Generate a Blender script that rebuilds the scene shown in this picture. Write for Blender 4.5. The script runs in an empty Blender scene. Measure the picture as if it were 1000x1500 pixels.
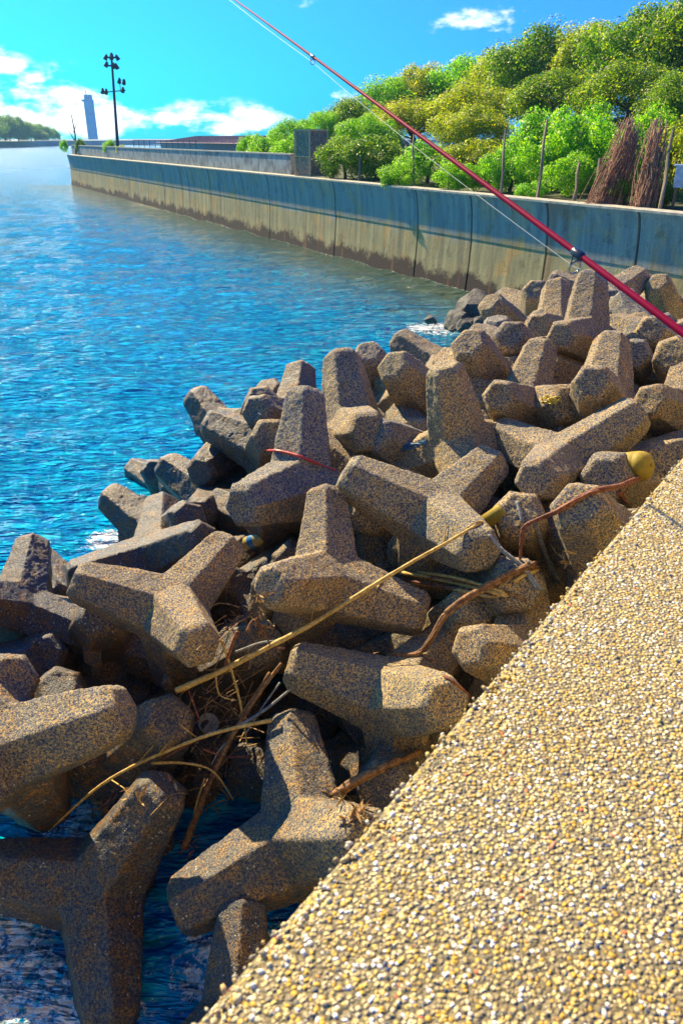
import bpy, bmesh, math, random
from mathutils import Vector, Matrix, Quaternion, noise
from mathutils.bvhtree import BVHTree
R = math.radians
random.seed(7)
scene = bpy.context.scene
col = scene.collection

# ---------------------------------------------------------------- camera
F = 1133.0; PITCH = math.atan(548 / F); CAMZ = 4.0
cd = bpy.data.cameras.new('camera'); cam = bpy.data.objects.new('camera', cd); col.objects.link(cam)
cam.location = (0, 0, CAMZ); cam.rotation_euler = (math.pi / 2 - PITCH, 0, 0)
cd.sensor_fit = 'VERTICAL'; cd.sensor_height = 36; cd.lens = 36 * F / 1500
cd.clip_start = 0.02; cd.clip_end = 8000
cd.dof.use_dof = True; cd.dof.focus_distance = 3.2; cd.dof.aperture_fstop = 14.0
scene.camera = cam

# ---------------------------------------------------------------- light
SUN_AZ = R(-34); SUN_EL = R(37)           # azimuth from +Y, negative = left
sdir = Vector((math.sin(SUN_AZ) * math.cos(SUN_EL), math.cos(SUN_AZ) * math.cos(SUN_EL), math.sin(SUN_EL)))
sl = bpy.data.lights.new('sun', 'SUN'); sl.energy = 5.0; sl.angle = R(0.5); sl.color = (1.0, 0.80, 0.48)
so = bpy.data.objects.new('sun', sl); col.objects.link(so); so.rotation_euler = sdir.to_track_quat('Z', 'Y').to_euler()

w = bpy.data.worlds.new('World'); scene.world = w; w.use_nodes = True
nt = w.node_tree; N = nt.nodes; L = nt.links; N.clear()
def wn(t, **k):
    n = N.new(t)
    for a, b in k.items(): setattr(n, a, b)
    return n
sky = wn('ShaderNodeTexSky', sky_type='NISHITA', sun_disc=False, sun_elevation=SUN_EL, sun_rotation=SUN_AZ, altitude=0, air_density=1.0, dust_density=0.6, ozone_density=2.5)
hs = wn('ShaderNodeHueSaturation'); hs.inputs['Saturation'].default_value = 1.25
tint = wn('ShaderNodeMix', data_type='RGBA', blend_type='MULTIPLY'); tint.inputs[0].default_value = 1; 
L.new(sky.outputs[0], tint.inputs[6]); L.new(tint.outputs[2], hs.inputs['Color'])
tc = wn('ShaderNodeTexCoord'); sp = wn('ShaderNodeSeparateXYZ'); L.new(tc.outputs['Generated'], sp.inputs[0])
def wm(op, a, b=None, c=None):
    n = wn('ShaderNodeMath', operation=op)
    for i, v in enumerate((a, b, c)):
        if v is None: continue
        if isinstance(v, (int, float)): n.inputs[i].default_value = v
        else: L.new(v, n.inputs[i])
    return n.outputs[0]
def wrange(v, a, b, c=0, d=1, smooth=True):
    n = wn('ShaderNodeMapRange', interpolation_type='SMOOTHSTEP' if smooth else 'LINEAR')
    L.new(v, n.inputs[0])
    for i, x in enumerate((a, b, c, d)): n.inputs[i + 1].default_value = x
    return n.outputs[0]
az = wm('ARCTAN2', sp.outputs[0], sp.outputs[1])
tr0 = wn('ShaderNodeMix', data_type='RGBA'); L.new(wrange(az, R(-28), R(22)), tr0.inputs[0]); tr0.inputs[6].default_value = (0.12, 0.92, 1.50, 1); tr0.inputs[7].default_value = (0.07, 0.56, 1.95, 1); L.new(tr0.outputs[2], tint.inputs[7])
el = wm('ARCSINE', sp.outputs[2])
cv = wn('ShaderNodeCombineXYZ'); L.new(wm('MULTIPLY', az, 1.0), cv.inputs[0]); L.new(wm('MULTIPLY', el, 2.2), cv.inputs[1])
n1 = wn('ShaderNodeTexNoise'); n1.inputs['Scale'].default_value = 9; n1.inputs['Detail'].default_value = 9; n1.inputs['Roughness'].default_value = 0.62; L.new(cv.outputs[0], n1.inputs['Vector'])
# low cumulus bank to the left, small scraps along the horizon, thin wisps high up
def blob(a0, e0, ra, re):
    da = wm('DIVIDE', wm('SUBTRACT', az, a0), ra); de = wm('DIVIDE', wm('SUBTRACT', el, e0), re)
    return wm('SUBTRACT', 1.0, wm('SQRT', wm('ADD', wm('MULTIPLY', da, da), wm('MULTIPLY', de, de))))
def pxdir(x, y):
    u, v = (x - 500) / F, (y - 750) / F; s, c = math.sin(PITCH), math.cos(PITCH)
    d = Vector((u, c - s * v, -s - c * v)).normalized(); return math.atan2(d.x, d.y), math.asin(d.z)
dens = None
for (x, y, rx, ry, k) in ((105, 155, 75, 42, 1.0), (20, 178, 80, 25, 1.0), (60, 118, 35, 12, .55), (8, 96, 26, 12, .7), (160, 150, 26, 30, .55), (300, 178, 130, 26, .5), (230, 160, 20, 8, .35), (690, 34, 120, 22, .33), (760, 14, 70, 14, .30), (460, 4, 50, 12, .35), (490, 142, 60, 14, .40), (-200, 100, 160, 90, .9), (-500, 140, 240, 60, .9), (1500, 60, 400, 60, .5)):
    a0, e0 = pxdir(x, y); ra = rx / F * 0.95; re = ry / F * 0.95
    b = wm('MULTIPLY', wm('MAXIMUM', blob(a0, e0, ra * 1.35, re * 1.35), -0.6), k)
    dens = b if dens is None else wm('MAXIMUM', dens, b)
cl = wrange(wm('ADD', wm('MULTIPLY', dens, 0.62), wm('MULTIPLY', wm('SUBTRACT', n1.outputs[0], 0.5), 1.9)), 0.16, 0.42)
cl = wm('MULTIPLY', cl, wrange(dens, 0.0, 0.25))
mx = wn('ShaderNodeMix', data_type='RGBA'); L.new(wm('MULTIPLY', cl, 0.95), mx.inputs[0]); L.new(hs.outputs[0], mx.inputs[6]); mx.inputs[7].default_value = (15, 15.6, 16, 1)
bg = wn('ShaderNodeBackground'); bg.inputs[1].default_value = 0.05; L.new(mx.outputs[2], bg.inputs[0])
wo = wn('ShaderNodeOutputWorld'); L.new(bg.outputs[0], wo.inputs[0])
scene.view_settings.view_transform = 'Standard'; scene.view_settings.look = 'None'; scene.view_settings.exposure = 1.28; scene.view_settings.gamma = 1
scene.view_settings.use_curve_mapping = False

# ---------------------------------------------------------------- helpers
CS, SN = math.cos(PITCH), math.sin(PITCH)
def ray(x, y):
    u, v = (x - 500) / F, (y - 750) / F
    return Vector((u, CS - SN * v, -SN - CS * v))
def at(x, y, t): return Vector((0, 0, CAMZ)) + ray(x, y) * t
def tag(o, label=None, cat=None, group=None, kind=None):
    if label: o['label'] = label
    if cat: o['category'] = cat
    if group: o['group'] = group
    if kind: o['kind'] = kind
    return o
def link(name, me, mat=None, parent=None):
    if mat and not me.materials: me.materials.append(mat)
    o = bpy.data.objects.new(name, me); col.objects.link(o)
    if parent: o.parent = parent
    return o
def obj(name, bm, mat=None, parent=None, smooth=False):
    me = bpy.data.meshes.new(name); bm.normal_update(); bm.to_mesh(me); bm.free()
    if smooth:
        for f in me.polygons: f.use_smooth = True
    return link(name, me, mat, parent)
def empty(name, loc, rz=0):
    o = bpy.data.objects.new(name, None); col.objects.link(o); o.location = loc; o.rotation_euler = (0, 0, rz); o.empty_display_size = .2; return o
def box(bm, c, s, rot=None):
    r = bmesh.ops.create_cube(bm, size=1)
    m = Matrix.Translation(c) @ (rot.to_4x4() if rot else Matrix()) @ Matrix.Diagonal((s[0], s[1], s[2], 1))
    bmesh.ops.transform(bm, matrix=m, verts=r['verts']); return r['verts']
def tube(bm, pts, rad, seg=8, wob=0.0, cap=True, flat=1.0):
    pts = [Vector(p) for p in pts]; n = len(pts)
    if not hasattr(rad, '__len__'): rad = [rad] * n
    rings = []; up = None
    for i, p in enumerate(pts):
        d = (pts[min(i + 1, n - 1)] - pts[max(i - 1, 0)]).normalized()
        if up is None: up = d.orthogonal().normalized()
        up = (up - d * up.dot(d)).normalized(); s = d.cross(up)
        ring = []
        for k in range(seg):
            a = 2 * math.pi * k / seg; rr = rad[i] * (1 + random.uniform(-wob, wob))
            ring.append(bm.verts.new(p + (up * math.cos(a) * flat + s * math.sin(a)) * rr))
        rings.append(ring)
    for a, b in zip(rings, rings[1:]):
        for k in range(seg): bm.faces.new((a[k], a[(k + 1) % seg], b[(k + 1) % seg], b[k]))
    if cap: bm.faces.new(rings[0][::-1]); bm.faces.new(rings[-1])
def smooth_path(pts, n=6):
    pts = [Vector(p) for p in pts]; out = []
    for i in range(len(pts) - 1):
        p0 = pts[max(i - 1, 0)]; p1 = pts[i]; p2 = pts[i + 1]; p3 = pts[min(i + 2, len(pts) - 1)]
        for k in range(n):
            t = k / n
            out.append(.5 * ((2 * p1) + (p2 - p0) * t + (2 * p0 - 5 * p1 + 4 * p2 - p3) * t * t + (3 * p1 - p0 - 3 * p2 + p3) * t ** 3))
    out.append(pts[-1]); return out
def sweep(bm, prof, pts, nrm):
    """profile [(offset along nrm, z)] closed, swept along ground points"""
    rings = [[bm.verts.new((p[0] + nrm[0] * o, p[1] + nrm[1] * o, z)) for o, z in prof] for p in pts]
    m = len(prof)
    for a, b in zip(rings, rings[1:]):
        for k in range(m): bm.faces.new((a[k], a[(k + 1) % m], b[(k + 1) % m], b[k]))
    bm.faces.new(rings[0][::-1]); bm.faces.new(rings[-1])
    bmesh.ops.recalc_face_normals(bm, faces=bm.faces[:])

class M:
    """small node-graph builder"""
    def __init__(s, name):
        s.m = bpy.data.materials.new(name); s.m.use_nodes = True; s.t = s.m.node_tree; s.t.nodes.clear()
        s.out = s.t.nodes.new('ShaderNodeOutputMaterial'); s.b = s.t.nodes.new('ShaderNodeBsdfPrincipled'); s.t.links.new(s.b.outputs[0], s.out.inputs[0])
        s.geo = s.t.nodes.new('ShaderNodeNewGeometry'); s.tc = s.t.nodes.new('ShaderNodeTexCoord'); s.oi = s.t.nodes.new('ShaderNodeObjectInfo')
    def n(s, t, **k):
        n = s.t.nodes.new(t)
        for a, b in k.items(): setattr(n, a, b)
        return n
    def put(s, sock, v):
        if v is None: return
        if hasattr(v, 'is_output') or isinstance(v, bpy.types.NodeSocket): s.t.links.new(v, sock)
        else: sock.default_value = v
    def math(s, op, a, b=None, clamp=False):
        n = s.n('ShaderNodeMath', operation=op, use_clamp=clamp); s.put(n.inputs[0], a); s.put(n.inputs[1], b); return n.outputs[0]
    def rng(s, v, a, b, c=0., d=1., smooth=True):
        n = s.n('ShaderNodeMapRange', interpolation_type='SMOOTHSTEP' if smooth else 'LINEAR'); s.put(n.inputs[0], v)
        for i, x in enumerate((a, b, c, d)): n.inputs[i + 1].default_value = x
        return n.outputs[0]
    def noise(s, vec, scale, detail=4, rough=.55, dist=0., out=0):
        n = s.n('ShaderNodeTexNoise'); s.put(n.inputs['Vector'], vec)
        n.inputs['Scale'].default_value = scale; n.inputs['Detail'].default_value = detail; n.inputs['Roughness'].default_value = rough; n.inputs['Distortion'].default_value = dist
        return n.outputs[out]
    def vor(s, vec, scale, feature='F1', out='Distance', rand=1.0):
        n = s.n('ShaderNodeTexVoronoi', feature=feature); s.put(n.inputs['Vector'], vec); n.inputs['Scale'].default_value = scale; n.inputs['Randomness'].default_value = rand
        return n.outputs[out]
    def ramp(s, v, stops, interp='LINEAR'):
        n = s.n('ShaderNodeValToRGB'); n.color_ramp.interpolation = interp; e = n.color_ramp.elements
        while len(e) < len(stops): e.new(.5)
        for q, (p, c) in zip(e, stops): q.position = p; q.color = (*c, 1) if len(c) == 3 else c
        s.put(n.inputs[0], v); return n.outputs[0]
    def mix(s, f, a, b, blend='MIX'):
        n = s.n('ShaderNodeMix', data_type='RGBA', blend_type=blend); s.put(n.inputs[0], f)
        for i, v in ((6, a), (7, b)):
            if isinstance(v, tuple) and len(v) == 3: v = (*v, 1)
            s.put(n.inputs[i], v)
        return n.outputs[2]
    def bump(s, h, strength=.5, dist=.01, nrm=None):
        n = s.n('ShaderNodeBump'); n.inputs['Strength'].default_value = strength; n.inputs['Distance'].default_value = dist
        s.put(n.inputs['Height'], h); s.put(n.inputs['Normal'], nrm); return n.outputs[0]
    def sep(s, v):
        n = s.n('ShaderNodeSeparateXYZ'); s.put(n.inputs[0], v); return n.outputs
    def vadd(s, a, b, op='ADD'):
        n = s.n('ShaderNodeVectorMath', operation=op); s.put(n.inputs[0], a); s.put(n.inputs[1], b); return n.outputs[0]
    def objvec(s):
        c = s.n('ShaderNodeCombineXYZ'); 
        for i, k in enumerate((37., 91., 53.)): s.put(c.inputs[i], s.math('MULTIPLY', s.oi.outputs['Random'], k))
        return s.vadd(s.tc.outputs['Object'], c.outputs[0])
    def set(s, base=None, rough=None, normal=None, **k):
        if isinstance(base, tuple) and len(base) == 3: base = (*base, 1)
        s.put(s.b.inputs['Base Color'], base); s.put(s.b.inputs['Roughness'], rough); s.put(s.b.inputs['Normal'], normal)
        for a, v in k.items(): s.put(s.b.inputs[a], v)
        return s.m

# ---------------------------------------------------------------- materials
def mat_block():
    m = M('weathered_block_concrete'); v = m.objvec(); z = m.sep(m.geo.outputs['Position'])[2]
    g1 = m.noise(v, 70, 3, .7); g2 = m.noise(v, 160, 2, .6); big = m.noise(v, 2.3, 4, .6); mid = m.noise(v, 9, 4, .6)
    sp = m.math('ADD', m.math('MULTIPLY', g1, .55), m.math('MULTIPLY', g2, .45))
    grit = m.ramp(sp, [(.38, (.008, .018, .06)), (.45, (.055, .095, .20)), (.50, (.24, .22, .19)), (.56, (.54, .40, .15)), (.65, (.88, .68, .30))])  # speckle; the blue of shade is tinted into its dark grains
    c = m.mix(m.rng(big, .42, .66, 0, .55), grit, m.mix(1.0, grit, (.50, .56, .70), 'MULTIPLY'))
    c = m.mix(m.rng(mid, .5, .68, 0, .45), c, m.mix(1.0, grit, (1.05, .74, .32), 'MULTIPLY'))
    o_ = m.oi.outputs['Random']; c = m.mix(.8, c, m.mix(1.0, c, m.ramp(o_, [(0, (.80, .84, .95)), (.35, (1.15, .98, .74)), (.6, (.88, .80, .74)), (.8, (1.2, 1.08, .80)), (1, (.7, .78, .95))]), 'MULTIPLY'))
    # tidal growth: the wet zone near the water is dark and brown
    px_ = m.sep(m.geo.outputs['Position'])
    sea = m.math('ADD', m.math('MULTIPLY', px_[0], -.8142), m.math('ADD', m.math('MULTIPLY', px_[1], .5806), -.254))   # metres out from the ledge
    lvl = m.math('ADD', m.math('SUBTRACT', z, m.math('MULTIPLY', m.rng(sea, 2.0, 4.6), .9)), m.math('MULTIPLY', m.math('SUBTRACT', mid, .5), 1.1))
    wet = m.rng(lvl, .45, 1.5, 1, 0)
    c = m.mix(wet, c, m.mix(1.0, grit, m.mix(m.rng(mid, .42, .62), (.26, .29, .40), (.50, .32, .18)), 'MULTIPLY'))
    worn = m.math('MULTIPLY', m.rng(m.noise(v, 4.5, 5, .7, .8), .56, .66), m.rng(wet, 0, 1, .5, .1, False)); c = m.mix(worn, c, m.mix(1.0, c, (1.9, 1.75, 1.5), 'MULTIPLY'))
    stain = m.math('MULTIPLY', m.rng(m.noise(v, 3.1, 5, .7, 1.2), .40, .30), .65); c = m.mix(stain, c, m.mix(1.0, c, (.28, .26, .27), 'MULTIPLY'))
    barn = m.math('MULTIPLY', m.rng(m.vor(v, 34), .22, .15), m.math('MULTIPLY', m.rng(m.noise(v, 6, 3, .6), .52, .6), wet)); c = m.mix(barn, c, (.55, .52, .44))
    pit = m.rng(m.vor(v, 19), .13, .05)
    c = m.mix(m.math('MULTIPLY', pit, .7), c, (.02, .02, .025))
    h = m.math('SUBTRACT', m.math('ADD', m.math('MULTIPLY', g1, .7), m.math('MULTIPLY', g2, .4)), pit)
    nb = m.bump(h, 1.0, .011, m.bump(mid, .4, .012))
    return m.set(c, m.rng(wet, 0, 1, .9, .42, False), nb)
def mat_rock():
    m = M('dark_sea_rock'); v = m.objvec(); g = m.noise(v, 30, 5, .7); b = m.noise(v, 4, 3, .5)
    c = m.ramp(g, [(.35, (.02, .02, .024)), (.5, (.075, .068, .06)), (.66, (.21, .18, .13))])
    return m.set(c, .7, m.bump(g, .9, .03, m.bump(b, .6, .05)))
def mat_wall():
    m = M('sea_wall_concrete'); p = m.geo.outputs['Position']; z = m.sep(p)[2]
    n = m.noise(p, 1.1, 5, .6); n2 = m.noise(p, 9, 4, .65); f = m.noise(p, 45, 3, .6)
    st = m.n('ShaderNodeMapping'); st.inputs['Scale'].default_value = (3.0, 3.0, .22); m.put(st.inputs[0], p); streak = m.noise(st.outputs[0], 1.3, 5, .65)
    zz = m.math('ADD', z, m.math('ADD', m.math('MULTIPLY', m.math('SUBTRACT', n, .5), 1.3), m.math('MULTIPLY', m.math('SUBTRACT', n2, .5), .5)))
    top = m.ramp(streak, [(.3, (.20, .23, .25)), (.5, (.36, .38, .36)), (.7, (.52, .50, .42))])
    tan = m.ramp(streak, [(.3, (.24, .20, .11)), (.5, (.46, .37, .17)), (.72, (.66, .54, .26))])
    alg = m.ramp(f, [(.35, (.018, .010, .008)), (.55, (.075, .04, .026)), (.7, (.16, .10, .06))])
    c = m.mix(m.rng(zz, 1.25, 1.65), tan, top)
    blot = m.math('MULTIPLY', m.rng(m.noise(p, .9, 6, .68, .6), .50, .62), .7); c = m.mix(blot, c, m.mix(1.0, c, (1.5, 1.05, .62), 'MULTIPLY'))
    blot2 = m.math('MULTIPLY', m.rng(m.noise(p, 2.3, 6, .7, .4), .54, .66), .55); c = m.mix(blot2, c, m.mix(1.0, c, (.45, .45, .48), 'MULTIPLY'))
    c = m.mix(m.rng(zz, .24, .50), alg, c)
    rust = m.math('MULTIPLY', m.rng(m.noise(st.outputs[0], .55, 2, .5), .62, .72), .5)
    c = m.mix(rust, c, (.38, .16, .07))
    c = m.mix(m.rng(f, .4, .6, .25, 0), c, (.05, .05, .05))
    return m.set(c, .85, m.bump(m.math('ADD', n2, f), .6, .015))
def mat_plain(name, base, var=.35, scale=12, rough=.8, bump=.4, metal=0.):
    m = M(name); v = m.objvec(); n = m.noise(v, scale, 5, .6); n2 = m.noise(v, scale * 5, 3, .6)
    c = m.mix(m.rng(n, .3, .7), tuple(x * (1 - var) for x in base), tuple(min(1, x * (1 + var)) for x in base))
    return m.set(c, rough, m.bump(m.math('ADD', n, m.math('MULTIPLY', n2, .5)), bump, .01), Metallic=metal)
def mat_rust():
    m = M('rusted_panel_metal'); v = m.objvec(); n = m.noise(v, 22, 5, .7); n2 = m.noise(v, 3, 3, .6)
    c = m.ramp(n, [(.32, (.06, .06, .07)), (.46, (.26, .17, .13)), (.56, (.55, .33, .18)), (.70, (.75, .58, .38))])
    c = m.mix(m.rng(n2, .5, .6, 0, .25), c, (.10, .10, .10))
    return m.set(c, .85, m.bump(n, .8, .02))
def mat_water():
    m = M('sea_water'); p = m.geo.outputs['Position']; x, y, z = m.sep(p)
    mp = m.n('ShaderNodeMapping'); mp.inputs['Rotation'].default_value = (0, 0, R(12)); mp.inputs['Scale'].default_value = (1, 2.8, 1); m.put(mp.inputs[0], p); q = mp.outputs[0]
    a0 = m.noise(q, .42, 4, .6, .5); a = m.noise(q, 1.3, 4, .62, .6); b = m.noise(q, 4.2, 2, .5, .4); c = m.noise(q, 14, 2, .5)
    d = m.n('ShaderNodeCameraData')
    dist = m.n('ShaderNodeVectorMath', operation='LENGTH'); m.put(dist.inputs[0], p); far = dist.outputs['Value']
    h = m.math('ADD', m.math('ADD', m.math('MULTIPLY', a0, 1.5), m.math('MULTIPLY', a, 1.0)), m.math('ADD', m.math('MULTIPLY', b, .45), m.math('MULTIPLY', c, .12)))
    nb = m.bump(h, 1.0, .42)
    base = m.mix(m.rng(b, .35, .7), (.0, .14, .42), (.0, .45, .72))
    # greenish shallows at the wall foot, mostly the wall's reflection painted into the colour
    wd = m.math('SUBTRACT', m.math('SUBTRACT', 15.76, m.math('MULTIPLY', y, .52)), x)
    inside = m.rng(y, 78, 80, 1, 0); near = m.math('MULTIPLY', inside, m.rng(m.math('ADD', wd, m.math('MULTIPLY', m.math('SUBTRACT', a, .5), 6)), .5, 6.5, 1, 0))
    base = m.mix(m.math('MULTIPLY', near, .85), base, (.09, .11, .012))
    # foam: lacy patches where the swell breaks
    def spot(cx, cy, r):
        s = m.n('ShaderNodeVectorMath', operation='DISTANCE'); m.put(s.inputs[0], p); s.inputs[1].default_value = (cx, cy, 0); return m.rng(s.outputs['Value'], r * .25, r, 1, 0)
    mask = None
    for s in FOAM:
        k = spot(*s); mask = k if mask is None else m.math('MAXIMUM', mask, k)
    edge = m.math('MULTIPLY', m.math('MULTIPLY', inside, m.rng(wd, .0, .5, 1, 0)), .92)
    mask = m.math('MAXIMUM', mask, edge)
    lace = m.math('ADD', m.math('MULTIPLY', m.noise(p, 9, 6, .72, .8), .6), m.math('MULTIPLY', m.noise(p, 38, 4, .7, .5), .4))
    foam = m.rng(m.math('ADD', lace, m.math('MULTIPLY', m.math('SUBTRACT', mask, 1), .30)), .43, .51)
    col_ = m.mix(foam, base, (.80, .84, .86))
    m.b.inputs['IOR'].default_value = 1.33
    return m.set(col_, m.math('MAXIMUM', m.rng(foam, 0, 1, .05, .6, False), m.rng(far, 18, 160, .05, .30)), m.bump(foam, .5, .01, nb))
def mat_ledge():
    m = M('exposed_aggregate_concrete'); p = m.tc.outputs['Object']
    w_ = m.vadd(p, m.vadd(m.noise(p, 120, 2, .5, out=1), (.004, .004, .004), 'MULTIPLY'))
    rc = m.vor(w_, 270, out='Color'); ds = m.vor(w_, 270); big = m.noise(p, 7, 3, .6); rc2 = m.sep(rc)[0]
    pal = PEBBLE
    c = m.ramp(rc2, pal, 'CONSTANT')
    gap = m.rng(ds, .38, .62)
    c = m.mix(gap, c, (.20, .16, .08))
    c = m.mix(m.rng(big, .4, .7, 0, .35), c, m.mix(1.0, c, (.85, .72, .45), 'MULTIPLY'))
    return m.set(c, .8, m.bump(m.math('SUBTRACT', 1.0, ds), 1.0, .003))
def mat_pebble():
    m = M('pebble_stones'); r = m.geo.outputs['Random Per Island']
    big = m.noise(m.tc.outputs['Object'], 6, 3, .6)
    c = m.ramp(r, PEBBLE, 'CONSTANT'); c = m.mix(m.rng(big, .42, .62, 0, .45), c, (.60, .54, .38)); c = m.mix(m.rng(big, .5, .38, 0, .4), c, (.42, .27, .05)); n = m.noise(m.tc.outputs['Object'], 500, 2, .5)
    return m.set(m.mix(m.rng(n, .3, .7, 0, .4), c, m.mix(1.0, c, (.7, .65, .55), 'MULTIPLY')), .6)
PEBBLE = [(0, (0.524, 0.393, 0.139)), (0.14, (0.67, 0.393, 0.046)), (0.28, (0.728, 0.612, 0.34)), (0.42, (0.408, 0.32, 0.17)), (0.54, (0.88, 0.86, 0.8)), (0.62, (0.262, 0.218, 0.139)), (0.73, (0.67, 0.495, 0.139)), (0.84, (0.728, 0.553, 0.247)), (0.92, (0.102, 0.116, 0.124)), (0.955, (0.029, 0.058, 0.17)), (0.968, (0.88, 0.86, 0.8)), (0.996, (0.728, 0.146, 0.061))]
def mat_leaf(name, a, b, c3):
    m = M(name); r = m.geo.outputs['Random Per Island']; o = m.oi.outputs['Random']
    c = m.ramp(r, [(0, a), (.5, b), (1, c3)])
    c = m.mix(m.math('MULTIPLY', o, .35), c, m.mix(1.0, c, (1.5, .95, .5), 'MULTIPLY'))
    m.set(c, .45)
    tr = m.n('ShaderNodeBsdfTranslucent'); m.put(tr.inputs[0], m.mix(1.0, c, (1.7, 1.9, .6), 'MULTIPLY'))
    ms = m.n('ShaderNodeMixShader'); ms.inputs[0].default_value = .5
    m.t.links.new(m.b.outputs[0], ms.inputs[1]); m.t.links.new(tr.outputs[0], ms.inputs[2]); m.t.links.new(ms.outputs[0], m.out.inputs[0])
    return m.m
def mat_wood(name, a, b, scale=1.0):
    m = M(name); v = m.objvec()
    r = m.geo.outputs['Random Per Island']
    n = m.noise(v, 26 * scale, 5, .7, 1.0); g = m.noise(v, 90 * scale, 3, .6)
    c = m.mix(m.rng(n, .35, .65), a, b); c = m.mix(m.rng(g, .4, .6, .35, 0), c, tuple(x * .3 for x in a))
    return m.set(c, .75, m.bump(m.math('ADD', n, g), .6, .004))
FOAM = [(-1.5, 2.2, 1.1), (-2.2, 2.6, 1.3), (-1.5, 3.6, .8), (-.6, 2.7, .6), (-.3, 3.6, .6), (2.1, 18, 1.2), (-1.6, 8.6, .6), (-2.6, 7.6, .5), (.3, 4.2, .5)]
BLOCK = mat_block(); ROCK = mat_rock(); WALL = mat_wall(); WATER = mat_water(); LEDGE = mat_ledge(); PEB = mat_pebble(); RUST = mat_rust()
LEAF_DARK = mat_leaf('dark_leaves', (.035, .12, .010), (.11, .25, .010), (.34, .40, .012))
LEAF_GOLD = mat_leaf('olive_gold_leaves', (.08, .19, .010), (.26, .36, .012), (.52, .48, .015))
LEAF_LIGHT = mat_leaf('bright_green_leaves', (.06, .22, .014), (.16, .42, .016), (.38, .56, .02))
BARK = mat_plain('bark', (.10, .07, .045), rough=.9)
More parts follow.
